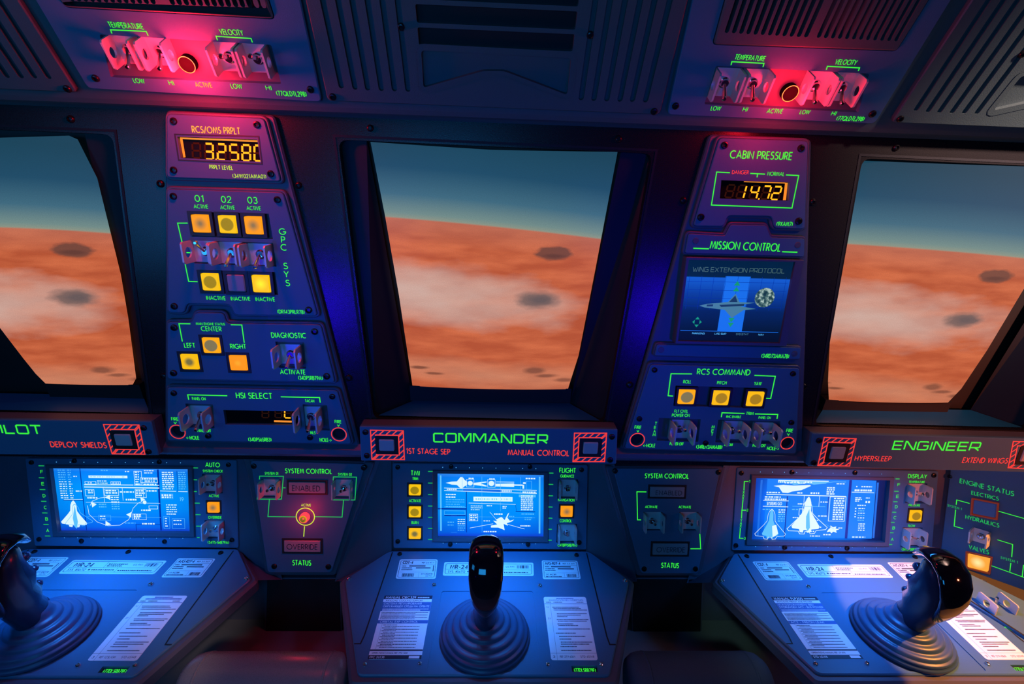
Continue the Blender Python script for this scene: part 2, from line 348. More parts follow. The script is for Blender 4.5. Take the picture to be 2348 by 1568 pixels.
# ------------------------------------------------------------------ stroke lettering
def arc(cx, cy, rx, ry, a0, a1, n=9):
    return [(cx+rx*cos(radians(a0+(a1-a0)*k/n)), cy+ry*sin(radians(a0+(a1-a0)*k/n))) for k in range(n+1)]
GL = {
 'A': (.76, [[(0, 0), (.38, 1), (.76, 0)], [(.13, .32), (.63, .32)]]),
 'B': (.5, [[(0, .53), (.24, .53)]+arc(.24, .265, .26, .265, 90, -90)+[(0, 0), (0, 1), (.22, 1)]+arc(.22, .765, .23, .235, 90, -90)]),
 'C': (.8, [arc(.5, .5, .5, .5, 52, 308, 14)]),
 'D': (.66, [[(0, 0), (0, 1), (.18, 1)]+arc(.18, .5, .48, .5, 90, -90, 12)+[(0, 0)]]),
 'E': (.44, [[(.44, 1), (0, 1), (0, 0), (.44, 0)], [(0, .52), (.42, .52)]]),
 'F': (.42, [[(.42, 1), (0, 1), (0, 0)], [(0, .5), (.4, .5)]]),
 'G': (.94, [arc(.5, .5, .5, .5, 48, 352, 16)+[(.995, .46), (.58, .46)]]),
 'H': (.58, [[(0, 0), (0, 1)], [(.58, 0), (.58, 1)], [(0, .52), (.58, .52)]]),
 'I': (.02, [[(.01, 0), (.01, 1)]]),
 'J': (.3, [[(.3, 1), (.3, .2)]+arc(.15, .17, .15, .17, 0, -150, 6)]),
 'K': (.56, [[(0, 0), (0, 1)], [(.52, 1), (.02, .48), (.56, 0)]]),
 'L': (.4, [[(0, 1), (0, 0), (.4, 0)]]),
 'M': (.84, [[(0, 0), (.14, 1), (.42, .1), (.70, 1), (.84, 0)]]),
 'N': (.66, [[(0, 0), (0, 1), (.66, 0), (.66, 1)]]),
 'O': (1.0, [arc(.5, .5, .5, .5, 0, 352, 22)+[(1, .5)]]),
 'P': (.48, [[(0, 0), (0, 1), (.22, 1)]+arc(.22, .72, .26, .28, 90, -90)+[(0, .44)]]),
 'Q': (1.0, [arc(.5, .5, .5, .5, 0, 352, 22)+[(1, .5)], [(.6, .34), (.96, -.02)]]),
 'R': (.5, [[(0, 0), (0, 1), (.22, 1)]+arc(.22, .73, .25, .27, 90, -90)+[(0, .46)], [(.2, .46), (.5, 0)]]),
 'S': (.46, [arc(.24, .76, .2, .24, 35, 250, 10)+arc(.22, .26, .25, .27, 75, -145, 10)]),
 'T': (.5, [[(0, 1), (.5, 1)], [(.25, 1), (.25, 0)]]),
 'U': (.58, [[(0, 1), (0, .3)]+arc(.29, .29, .29, .29, 180, 360)+[(.58, 1)]]),
 'V': (.68, [[(0, 1), (.34, 0), (.68, 1)]]),
 'W': (1.04, [[(0, 1), (.27, .02), (.52, .95), (.77, .02), (1.04, 1)]]),
 'X': (.62, [[(0, 0), (.6, 1)], [(.02, 1), (.62, 0)]]),
 'Y': (.62, [[(0, 1), (.31, .46), (.62, 1)], [(.31, .46), (.31, 0)]]),
 'Z': (.54, [[(.02, 1), (.52, 1), (.0, 0), (.54, 0)]]),
 '0': (.56, [arc(.28, .5, .28, .5, 90, 442, 18)+[(.28, 1)]]),
 '1': (.22, [[(0, .84), (.18, 1), (.18, 0)]]),
 '2': (.5, [arc(.25, .74, .24, .26, 165, -35, 8)+[(0, 0), (.5, 0)]]),
 '3': (.48, [arc(.22, .76, .22, .24, 150, -80, 8)+arc(.23, .27, .25, .27, 80, -150, 9)]),
 '4': (.56, [[(.42, 0), (.42, 1), (0, .24), (.56, .24)]]),
 '5': (.48, [[(.44, 1), (.12, 1), (.06, .56)]+arc(.22, .31, .26, .31, 115, -145, 9)]),
 '6': (.5, [[(.34, 1), (.06, .5)]+arc(.25, .29, .25, .29, 140, -215, 14)]),
 '7': (.5, [[(0, 1), (.5, 1), (.14, 0)]]),
 '8': (.48, [arc(.24, .76, .2, .24, -90, 265, 12)+arc(.24, .26, .24, .26, 90, -268, 12)]),
 '9': (.5, [[(.16, 0), (.44, .5)]+arc(.25, .71, .25, .29, -40, 315, 14)]),
 '(': (.16, [arc(.4, .5, .4, .62, 135, 225, 6)]), ')': (.16, [arc(-.24, .5, .4, .62, 45, -45, 6)]),
 '/': (.42, [[(0, -.08), (.42, 1.05)]]), '-': (.3, [[(0, .42), (.3, .42)]]), '<': (.42, [[(.4, .72), (.02, .42), (.4, .12)]]),
 '>': (.42, [[(.02, .72), (.4, .42), (.02, .12)]]), '.': (.05, [[(.02, 0), (.02, .12)]]), '#': (.5, [[(.15, 0), (.25, 1)], [(.33, 0), (.43, 1)], [(0, .35), (.5, .35)], [(.04, .65), (.54, .65)]]),
 ':': (.05, [[(.02, .1), (.02, .22)], [(.02, .6), (.02, .72)]]), '=': (.3, [[(0, .3), (.3, .3)], [(0, .6), (.3, .6)]]),
 'И': (.6, [[(0, 1), (0, 0), (.6, 1), (.6, 0)]]), 'Г': (.42, [[(0, 0), (0, 1), (.42, 1)]]), 'У': (.6, [[(0, 1), (.3, .42)], [(.6, 1), (.2, 0), (.06, 0)]]),
 'Л': (.6, [[(0, 0), (.3, 1), (.6, 0)]]), 'Я': (.5, [[(.5, 0), (.5, 1), (.26, 1)]+arc(.26, .73, .24, .27, 90, 270)+[(.5, .46)], [(.3, .46), (0, 0)]]),
 'Й': (.6, [[(0, 1), (0, 0), (.6, 1), (.6, 0)], [(.2, 1.2), (.4, 1.2)]]), 'Ж': (.8, [[(.4, 0), (.4, 1)], [(0, 0), (.38, .5), (0, 1)], [(.8, 0), (.42, .5), (.8, 1)]]),
 'Ю': (.9, [[(0, 0), (0, 1)], [(0, .5), (.25, .5)], arc(.57, .5, .32, .5, 0, 360, 14)]), 'Щ': (.8, [[(0, 1), (0, 0), (.74, 0), (.74, 1)], [(.37, 0), (.37, 1)], [(.8, 0), (.8, -.2)]]),
 'Д': (.66, [[(.1, 0), (.33, 1), (.56, 0)], [(0, -.15), (0, 0), (.66, 0), (.66, -.15)]]), 'Б': (.48, [[(.44, 1), (0, 1), (0, 0), (.25, 0)]+arc(.22, .28, .26, .28, -90, 90)+[(0, .56)]]),
 'Ы': (.7, [[(0, 1), (0, 0), (.2, 0)]+arc(.2, .27, .22, .27, -90, 90)+[(0, .54)], [(.7, 0), (.7, 1)]]),
}
SQ = {
 'C': (.95, [[(.95, .9), (.85, 1), (.1, 1), (0, .9), (0, .1), (.1, 0), (.85, 0), (.95, .1)]]), 'O': (1.0, [[(.1, 0), (0, .1), (0, .9), (.1, 1), (.9, 1), (1, .9), (1, .1), (.9, 0), (.1, 0)]]),
 'M': (1.2, [[(0, 0), (0, 1), (.16, 1), (.6, .2), (1.04, 1), (1.2, 1), (1.2, 0)]]), 'A': (1.05, [[(0, 0), (.45, 1), (.6, 1), (1.05, 0)], [(.16, .3), (.89, .3)]]),
 'N': (1.0, [[(0, 0), (0, 1), (.12, 1), (.88, 0), (1, 0), (1, 1)]]), 'D': (.98, [[(0, 0), (0, 1), (.8, 1), (.98, .85), (.98, .15), (.8, 0), (0, 0)]]),
 'E': (.85, [[(.85, 1), (0, 1), (0, 0), (.85, 0)], [(0, .5), (.8, .5)]]), 'R': (.95, [[(0, 0), (0, 1), (.85, 1), (.95, .9), (.95, .45), (.85, .36), (0, .36)], [(.5, .36), (.95, 0)]]),
 'P': (.95, [[(0, 0), (0, 1), (.85, 1), (.95, .9), (.95, .45), (.85, .36), (0, .36)]]), 'I': (.04, [[(.02, 0), (.02, 1)]]), 'L': (.8, [[(0, 1), (0, 0), (.8, 0)]]),
 'T': (.95, [[(0, 1), (.95, 1)], [(.47, 1), (.47, 0)]]), 'G': (1.0, [[(.95, .9), (.85, 1), (.1, 1), (0, .9), (0, .1), (.1, 0), (.9, 0), (1, .1), (1, .5), (.5, .5)]]),
 'W': (1.3, [[(0, 1), (.3, 0), (.42, 0), (.65, .8), (.88, 0), (1, 0), (1.3, 1)]]), 'X': (.95, [[(0, 0), (.95, 1)], [(0, 1), (.95, 0)]]),
 'S': (.95, [[(.95, .9), (.85, 1), (.1, 1), (0, .9), (0, .6), (.1, .5), (.85, .5), (.95, .4), (.95, .1), (.85, 0), (.1, 0), (0, .1)]]),
}
CYR = dict(zip('АВЕКМНОРСТ', 'ABEKMHOPCT'))
def text_uv(mb, t, a, b, hv, sq=False, wt=.15, h=.0004, gap=None):
    """letters from point a to point b (both at mid height, plane coordinates), cap height hv"""
    a, b = Vector(a), Vector(b); L = (b-a).length; x = (b-a).normalized(); y = Vector((-x.y, x.x))
    f = SQ if sq else GL; gap = gap if gap is not None else (.30 if sq else .24); pos = []; w = 0
    for ch in t:
        ch = CYR.get(ch, ch)
        if ch == ' ': w += .45; continue
        g = f.get(ch) or GL.get(ch) or GL['-']; pos.append((w, g)); w += g[0]+gap
    w -= gap; k = L/max(w, 1e-6)
    for px, g in pos:
        for st in g[1]:
            pts = [a+x*((px+q[0])*k)+y*((q[1]-.5)*hv) for q in st]
            mb.line(pts, wt*hv, h)
def text(mb, pl, t, p0, p1, hpx, sq=False, wt=.15, h=.0004):
    m = ((p0[0]+p1[0])/2, (p0[1]+p1[1])/2)
    hv = pl.uv(m[0], m[1]-hpx/2)[1]-pl.uv(m[0], m[1]+hpx/2)[1]
    text_uv(mb, t, pl.uv(*p0), pl.uv(*p1), hv*.90, sq, wt, h)
SEG = {'a': [(0, 1), (1, 1)], 'b': [(1, 1), (1, .5)], 'c': [(1, .5), (1, 0)], 'd': [(0, 0), (1, 0)], 'e': [(0, .5), (0, 0)], 'f': [(0, 1), (0, .5)], 'g': [(0, .5), (1, .5)]}
DIG = {'0': 'abcdef', '1': 'bc', '2': 'abged', '3': 'abgcd', '4': 'fgbc', '5': 'afgcd', '7': 'abc', '8': 'abcdefg', 'L': 'fed', '[': 'afed'}
def digit(on, off, pl, px, wpx, hpx, ch, dot=False, h=-.0045, sl=.12):
    u, v = pl.uv(*px); k = pl.sc(*px); w = wpx*k; hh = pl.uv(px[0], px[1]-hpx/2)[1]-pl.uv(px[0], px[1]+hpx/2)[1]
    f = lambda q: (u+(q[0]-.5)*w+(q[1]-.5)*hh*sl, v+(q[1]-.5)*hh)
    for s, (a, b) in SEG.items():
        A, B = Vector(f(a)), Vector(f(b)); d = (B-A).normalized()*hh*.05
        (on if s in DIG.get(ch, '') else off).line([A+d, B-d], hh*.135, h)
    if dot: on.flat(circ(u+w*.78, v-hh*.5, hh*.07, 8), h)

# ------------------------------------------------------------------ components
PT = .006                                             # thickness of a face plate
def frange(a, b, n): return [a+(b-a)*k/(n-1) for k in range(n)]
def screws(t, pts, r=8, h=0, m=SCREW):
    for p in pts:
        u, v = t.pl.uv(*p); R = r*t.pl.sc(*p)
        mb = MB().lathe((u, v), [(R, h-.001), (R, h+.0012), (R*.86, h+.0022), (R*.56, h+.0026), (R*.5, h+.0008), (R*.02, h+.0008)], 14)
        t.part('screw', mb, m, smooth=True)
def plugs(t, pts, r=7):
    for p in pts:
        u, v = t.pl.uv(*p); R = r*t.pl.sc(*p)
        t.part('screw_plug', MB().lathe((u, v), [(R, -.001), (R, .0004), (R*.9, .0007), (R*.02, .0007)], 16), SHELL, smooth=True)
def well_rect(pl, c, w, h):
    u, v = pl.uv(*c); k = pl.sc(*c); return rect(u, v, w*k, h*k)
def button(t, c, w, h, kind=None, cap=None, frame=7, rise=.002, floor=-PT+.0006):
    """square push button: dark bezel and a pillow-shaped cap"""
    u, v = t.pl.uv(*c); k = t.pl.sc(*c); w, h, b = w*k, h*k, frame*k
    m = cap_mat(kind) if kind else (cap or CAPOFF)
    capo = t.part('push_button', MB().prism(rnd(rect(u, v, w, h), .0022), floor, rise, bev=.0012), m, uvrect=(u-w/2, v-h/2, u+w/2, v+h/2), label=('lit amber push button' if kind else 'unlit push button'))
    t.part('bezel', MB().prism(rect(u, v, w+2*b, h+2*b), floor, .0006, holes=[rect(u, v, w*1.05, h*1.05)]), BEZEL, parent=capo)
    return rect(u, v, w+2*b, h+2*b)
def switch(t, c, w, h, d=.026, tilt=35, lev=.02, base=-PT+.0006, side=0, hole=True, open_v=0):
    """toggle switch between two guard plates with round finger holes"""
    pl = t.pl; u, v = pl.uv(*c); k = pl.sc(*c); w, h = w*k, h*k; b = base
    mb = MB(); mb.prism(rect(u, v, w, h), b, b+.0014, holes=[circ(u, v, w*.17, 14)])
    for s in (-1, 1):
        prof = [(v-h/2, b), (v+h/2, b), (v+h/2, b+d*.90), (v+h/2-d*.10, b+d), (v-h/2+d*.10, b+d), (v-h/2, b+d*.90)]
        u0 = u+s*w/2
        mb.prism(prof, -.0011, .0011, holes=[circ(v, b+d*.54, min(d*.27, h*.26), 16)], f=lambda a, q, z, u0=u0: (u0+z, a, q))
    g = t.part('toggle_switch', mb, GUARD)
    t.part('collar', MB().lathe((u, v), [(.0062, b+.001), (.0062, b+.003), (.0048, b+.004), (.0042, b+.006), (.001, b+.006)], 12), CHROME, g, True)
    a = radians(tilt); s = radians(side); p0 = Vector((u, v, b+.004)); dr = Vector((sin(s)*cos(a), sin(a), cos(a)*cos(s)))
    mb = MB().tube([p0, p0+dr*lev*.4, p0+dr*lev], [.0017, .002, .0027], 10); mb.ball(p0+dr*lev, .0029, 10)
    t.part('lever', mb, CHROME, g, True)
def slot_poly(pl, x, y, v1, wpx):
    """rounded groove running up the plane from its lower end at pixel (x, y) to plane height v1"""
    u, v = pl.uv(x, y); r = wpx*pl.sc(x, y)/2
    return [(u+r*cos(a), v+r+r*sin(a)) for a in frange(pi, 2*pi, 7)]+[(u+r, v1), (u-r, v1)]
def panel(t, outline, holes=(), rim=.0034, r=.005, m=PLATE, rimm=SHELL, bev=.001, name='face_plate'):
    """bevelled plate on a slightly larger raised frame"""
    o = rnd(outline, r)
    t.part(name, MB().prism(o, -PT, 0, holes=holes, bev=bev), m)
    if rim:
        k = rim
        t.part('rim', MB().prism(inset(o, -k), -PT-.003, -.0022, holes=[inset(o, -.0004)], bev=.0012), rimm)
    if holes:
        us = [p[0] for h in holes for p in h]; vs_ = [p[1] for h in holes for p in h]
        mb = MB()
        for h in holes: mb.prism(inset(h, -.0006), -PT-.0002, -PT+.0004)
        t.part('recess', mb, WELL)

# ------------------------------------------------------------------ the setting
def wbox(x0, x1, y0, y1, z0, z1): return MB().prism([(x0, y0), (x1, y0), (x1, y1), (x0, y1)], z0, z1)
struct('floor', wbox(-1.55, 1.55, -1.3, 1.15, -.02, 0), SHELL)
struct('wall_left', wbox(-1.57, -1.55, -1.3, 1.15, 0, 2.3), SHELL)
struct('wall_right', wbox(1.55, 1.57, -1.3, 1.15, 0, 2.3), SHELL)
struct('wall_back', wbox(-1.55, 1.55, -1.32, -1.3, 0, 2.3), SHELL)
# window wall with three openings
HOLE = [(-.1998, .4321), (.1940, .4289), (.1657, .0484), (-.1765, .0510)]
hs = [rnd([(u+k*D, v) for u, v in HOLE], .012) for k in (-1, 0, 1)]
WALLP = PIL.off(-.014)
struct('wall_front', MB().prism([(-1.5, -.02), (1.5, -.02), (1.5, .475), (-1.5, .475)], -.012, 0, holes=hs, bev=0), DARKW, WALLP)
# reveals run from each opening back to the view screen
SCRC = [(-.165, .383), (.157, .382), (.124, -.002), (-.127, -.002)]
for k in (-1, 0, 1):
    mb = MB(); inn = [WALLP.w(u+k*D, v, -.011) for u, v in HOLE]; sc_ = SCRC if k < 1 else [(-.199, .383)]+SCRC[1:3]+[(-.150, -.002)]; out = [SCR.w(u+k*D, v, -.012) for u, v in sc_]
    mb.add([tuple(p) for p in inn]+[tuple(p) for p in out], [(i, (i+1) % 4, 4+(i+1) % 4, 4+i) for i in range(4)])
    o = struct('window_%d' % (k+2), mb, REVEAL)
    sl = MB(); sl.add([tuple(p) for p in (WALLP.w(HOLE[3][0]+k*D+.004, HOLE[3][1]+.0015, -.008), WALLP.w(HOLE[2][0]+k*D-.004, HOLE[2][1]+.0015, -.008), SCR.w(SCRC[2][0]+k*D-.002, SCRC[2][1]+.0015, -.010), SCR.w(SCRC[3][0]+k*D+.002, SCRC[3][1]+.0015, -.010))], [(0, 1, 2, 3)])
    build(sl, 'sill', SILL, o)
    ln = MB().line([(u+k*D, v) for u, v in inset(HOLE, -.004)], .003, .0006, closed=True)
    build(ln, 'gasket', REVEAL, o, matw=None).matrix_world = WALLP.mat(0, 0)
    mb = MB().prism([(k*D-.32, -.06), (k*D+.32, -.06), (k*D+.32, .42), (k*D-.32, .42)], -.03, -.022)
    build(mb, 'backing', BLACK, o).matrix_world = SCR.mat(0, 0)
    for p in ((849, 294), (1418, 319), (685, 425), (1567, 460), (800, 866), (1444, 882)):
        u, v = WALLP.uv(*p); R = 8*WALLP.sc(*p)
        b = build(MB().lathe((u+k*D, v), [(R, -.001), (R, .001), (R*.8, .0024), (R*.5, .003), (R*.45, .0012), (.0002, .0012)], 14), 'screw', SCREW, o, smooth=True)
        b.matrix_world = WALLP.mat(0, 0)
# lower shell: fascia, hood slab, shelf
struct('wall_lower', MB().prism([(-1.5, -.17), (1.5, -.17), (1.5, .27), (-1.5, .27)], -.03, -.0075), SHELL, LOW)
hood = [PIL.w(0, -.004, .0), PIL.w(0, -.014, -.002), Vector((0, .93, .985)), Vector((0, .93, 1.0))]
def xsweep(prof, x0, x1):
    mb = MB(); n = len(prof)
    mb.add([(x, p[1], p[2]) for x in (x0, x1) for p in prof], [(i, (i+1) % n, n+(i+1) % n, n+i) for i in range(n)]+[tuple(range(n)), tuple(range(2*n-1, n-1, -1))])
    return mb
struct('trim_1', xsweep([PIL.w(0, .012, -.008), PIL.w(0, .006, .0), PIL.w(0, -.001, .001), PIL.w(0, -.006, -.002), Vector((0, .935, .990)), Vector((0, .935, 1.01)), PIL.w(0, .012, -.03)], -1.5, 1.5), SHELL)
struct('trim_2', xsweep([Vector((0, .93, .61)), Vector((0, .93, .60)), Vector((0, .45, .535)), Vector((0, .45, .545))], -1.5, 1.5), KNEE)
# overhead shell: sloped face, rounded lip, underside back to the window wall
cp = lambda v, h: CEI.w(0, v, h)
struct('ceiling', xsweep([cp(.62, -.0065), cp(-.004, -.0065), cp(-.010, -.0075), cp(-.0135, -.0105), cp(-.015, -.016), Vector((0, .665, 1.4475)), Vector((0, .70, 1.50)), cp(.62, -.09)], -1.5, 1.5), CEILP)
struct('ceiling_rear', wbox(-1.55, 1.55, -1.3, .2, 2.28, 2.3), SHELL)
# lower cheeks: from each display panel out to the system control panels, and posts beside them
for k in (-1, 0, 1):
    for s in (-1, 1):
        if k*s == 1: continue
        e = LOW.uv(897 if s < 0 else 1349, 1160)[0]+k*D
        tx, bx = ((854-4, 1066), (766, 1322)) if s < 0 else ((1394, 1074), (1463, 1322))
        t0 = SYS.uv(*tx); b0 = SYS.uv(*bx)
        a0 = LOW.w(e, .235, -.004); a1 = LOW.w(e, -.01, -.004); c0 = SYS.w(t0[0]+k*D, .235, -.004); c1 = SYS.w(b0[0]+k*D, b0[1]-.012, -.004)
        d1 = DESK.w(DESK.uv(*((790, 1326) if s < 0 else (1445, 1328)))[0]+k*D, -.074, -.004)
        mb = MB(); mb.add([tuple(p) for p in (a0, a1, c1, c0, d1)], [(0, 1, 2, 3), (1, 4, 2)])
        struct('trim_%d' % (4+k*2+(s+1)//2), mb, SHELL)

# ------------------------------------------------------------------ view screens: a red planet seen from low orbit
def mars(name, ox, oy, hz):
    def fn(nt, b):
        uv, X, Y = uvxy(nt)                            # X, Y in metres about the seat's axis
        big = noise(nt, uv, 9, 4, (1, 2.4, 1)); band = noise(nt, uv, 12, 5, (1, 4.5, 1)); fine = noise(nt, uv, 60, 5, (1, 2.2, 1)); grain = noise(nt, uv, 900, 1)
        A = lambda p, q: math_(nt, 'ADD', p, q)
        M = lambda p, q: math_(nt, 'MULTIPLY', p, q)
        hor = math_(nt, 'SUBTRACT', Y, A(A(M(M(X, X), hz[2]), M(X, hz[1])), hz[0]))      # height over the horizon
        sky = ramp(nt, [(0, S(140, 148, 130)), (.07, S(112, 138, 134)), (.30, S(62, 104, 124)), (.62, S(30, 74, 100)), (1, S(24, 66, 86))], M(hor, 9.5))
        land = mixc(nt, ramp(nt, [(.38, (0, 0, 0, 1)), (.66, (1, 1, 1, 1))], band), S(178, 82, 48), S(206, 106, 66))
        near = ramp(nt, [(0, (1, 1, 1, 1)), (.14, (0, 0, 0, 1))], M(hor, -4.2)); land = mixc(nt, M(near, .55), land, S(182, 112, 92))
        for cy, sy, x0, colr, am in ((-.105, .055, -.10, S(204, 172, 160), .95), (-.225, .03, .0, S(208, 150, 120), .5)):
            f = ramp(nt, [(.0, (1, 1, 1, 1)), (.55, (.55, .55, .55, 1)), (1.0, (0, 0, 0, 1))], dist_uv(nt, x0+ox, cy, .26, sy, X, hor, M(math_(nt, 'SUBTRACT', big, .5), 1.3)))
            land = mixc(nt, M(f, am), land, colr)
        w = A(M(math_(nt, 'SUBTRACT', fine, .5), .55), M(math_(nt, 'SUBTRACT', big, .5), .5))
        for cx, cy, sx, sy, colr, am, e0 in ((.079, .246, .029, .0115, S(106, 66, 54), .9, .72), (.079, .2425, .020, .004, S(86, 52, 44), .6, .4), (.059, .178, .036, .0150, S(112, 92, 88), .9, .50), (.064, .1785, .022, .008, S(92, 82, 84), .7, .3), (-.112, .064, .016, .0035, S(104, 58, 40), .8, .4), (-.090, .055, .018, .003, S(104, 58, 40), .75, .4), (.062, .064, .020, .0075, S(112, 66, 50), .75, .45), (.080, .055, .022, .004, S(104, 60, 46), .7, .4), (.110, .047, .022, .0045, S(110, 62, 46), .7, .4)):
            d = dist_uv(nt, cx+ox, cy+oy, sx, sy, X, Y, w)
            land = mixc(nt, ramp(nt, [(e0, (am, am, am, 1)), (1.05, (0, 0, 0, 1))], d), land, colr)
        st = nt.nodes.new('ShaderNodeMapRange'); st.interpolation_type = 'SMOOTHSTEP'
        nt.links.new(hor, st.inputs[0]); st.inputs[1].default_value = -.0012; st.inputs[2].default_value = .0018
        c = mixc(nt, st.outputs[0], land, sky)
        c = mixc(nt, M(grain, .30), c, (0.01, .012, .015, 1))
        nt.links.new(c, b.inputs['Emission Color']); b.inputs['Emission Strength'].default_value = 1.2
    m = node_mat(name, fn); m.node_tree.nodes['Principled BSDF'].inputs['Specular IOR Level'].default_value = .05; return m
def view_screen(k, pts, label, ox, oy, hz):
    t = Thing('view_screen', label, 'screen', SCR, uv=(k*D, .18))
    full = SCR.pp(pts); us = [p[0] for p in full]
    bulge = lambda u: -.010*((u-k*D)/.16)**2+.004
    def sheet(poly, n=28):
        # clip the outline into vertical strips and bow them into a gentle cylinder
        poly = ccw(poly); lo, hi = min(p[0] for p in poly), max(p[0] for p in poly); mb = MB(); xs = frange(lo+1e-5, hi-1e-5, n); cols = []
        for x in xs:
            ys = []
            for i in range(len(poly)):
                (x0, y0), (x1, y1) = poly[i], poly[(i+1) % len(poly)]
                if (x0-x)*(x1-x) <= 0 and x0 != x1: ys.append(y0+(y1-y0)*(x-x0)/(x1-x0))
            cols.append((min(ys), max(ys)))
        rows = 2
        mb.add([(x, c[j], bulge(x)) for x, c in zip(xs, cols) for j in range(2)], [(2*i, 2*i+2, 2*i+3, 2*i+1) for i in range(n-1)])
        return mb
    t.part('picture', sheet(full), mars('planet_view_%d' % (k+2), ox, oy, hz), uvrect=(k*D, 0, k*D+1, 1), flip=False)
    lo, hi = min(us), max(us); yb = min(p[1] for p in full)
    bx = [p[0] for p in full if p[1] < yb+.02]
    t.part('lower_border', MB().prism([(min(bx)-.004, yb-.026), (max(bx)+.004, yb-.026), (max(bx)+.004, yb+.001), (min(bx)-.004, yb+.001)], -.016, -.001), BLACK)
view_screen(0, [(847, 326), (1130, 343), (1418, 349), (1396, 470), (1362, 640), (1332, 800), (1305, 893), (1130, 889), (945, 886), (935, 800), (914, 680), (884, 510)], 'middle screen above the COMMANDER bar showing a red planet', 0, 0, (.280, -.0731, -.178))
view_screen(-1, [(-90, 318), (165, 311), (190, 350), (215, 410), (240, 500), (265, 600), (285, 700), (300, 800), (312, 884), (105, 876), (50, 808), (0, 742), (-90, 640)], 'left screen above the PILOT bar showing a red planet, cut by the photo edge', .023, -.014, (.260, .0141, -.34))
view_screen(1, [(1985, 370), (2180, 376), (2460, 384), (2420, 560), (2348, 655), (2290, 760), (2230, 850), (2180, 921), (1900, 919), (1903, 850), (1911, 750), (1925, 650), (1944, 545), (1965, 450)], 'right screen above the ENGINEER bar showing a red planet', -.036, -.0145, (.2628, -.0586, -.161))

# ------------------------------------------------------------------ overhead panels
VTOP = .26
def vent(k, label):
    t = Thing('overhead_vent_panel', label, 'panel', CEI, uv=(k*.667+.003, .06), group='ribbed vent panels overhead')
    sh = lambda pts: [(u+k*.667, v) for u, v in CEI.pp(pts)]
    out = sh([(747, 237), (1517, 269)]); uL, uR = sh([(702, 35)])[0], sh([(1561, 92)])[0]
    ex = lambda a, b: (a[0]+(b[0]-a[0])*(VTOP-a[1])/(b[1]-a[1]), VTOP)
    outline = [out[0], out[1], ex(out[1], uR), ex(out[0], uL)]
    grooves = [[(u+k*.667, v) for u, v in slot_poly(CEI, x, y, VTOP-.03, 12)] for x, y in
               ((783.5, 203), (815, 206), (844, 207.7), (875, 208.8), (905, 209.5), (936, 210.6), (1332, 230), (1361, 231.5), (1390.5, 232.6), (1420.5, 233.3), (1449, 233.7), (1479, 235))]
    slots = []
    b0, b1 = sh([(960.8, 102.6), (1312.8, 119)]); p = sh([(954, 12.8), (958, 55), (959.3, 66)]); sp = p[0][1]-p[2][1]; hgt = p[0][1]-p[1][1]
    for j in range(4): slots.append(rnd([(b0[0], b0[1]+j*sp), (b1[0], b0[1]+j*sp), (b1[0], b0[1]+hgt+j*sp), (b0[0], b0[1]+hgt+j*sp)], .002))
    chev = rnd(sh([(965.6, 115.4), (1310, 133.7), (1300.7, 218), (1156, 163), (1106.6, 163), (971, 201.5)]), .004)
    t.part('face_plate', MB().prism(rnd(inset(outline, .0026), .006), -PT, 0, holes=grooves+slots+[chev], bev=.0012), CEILP)
    mb = MB()
    for g in grooves: mb.prism(inset(g, -.0004), -PT-.0003, -PT+.0018)
    mb.prism(inset(chev, -.0004), -PT-.0003, -PT+.001)
    t.part('groove_floor', mb, CEILP)
    mb = MB()
    for s_ in slots: mb.prism(inset(s_, -.0004), -PT-.0003, -PT+.0004)
    t.part('vent_opening', mb, BLACK)
    rr = inset(chev, -.006)
    t.part('recess_rim', MB().line(rr, .0014, .0006, closed=True), CEILP)
    for p in ((763, 221.6), (1499.6, 255.3), (919.8, 61.5), (1353, 80)):
        u, v = CEI.uv(*p); R = 8*CEI.sc(*p)
        t.part('screw', MB().lathe((u+k*.667, v), [(R, -.001), (R, .0012), (R*.86, .0022), (R*.56, .0026), (R*.5, .0008), (.0002, .0008)], 14), SCREW, smooth=True)
vent(0, 'ribbed overhead vent panel with dark slots above the middle screen')
vent(-1, 'ribbed overhead panel at far left, only its grooves in the photo')
vent(1, 'ribbed overhead vent panel at far right above the right screen')
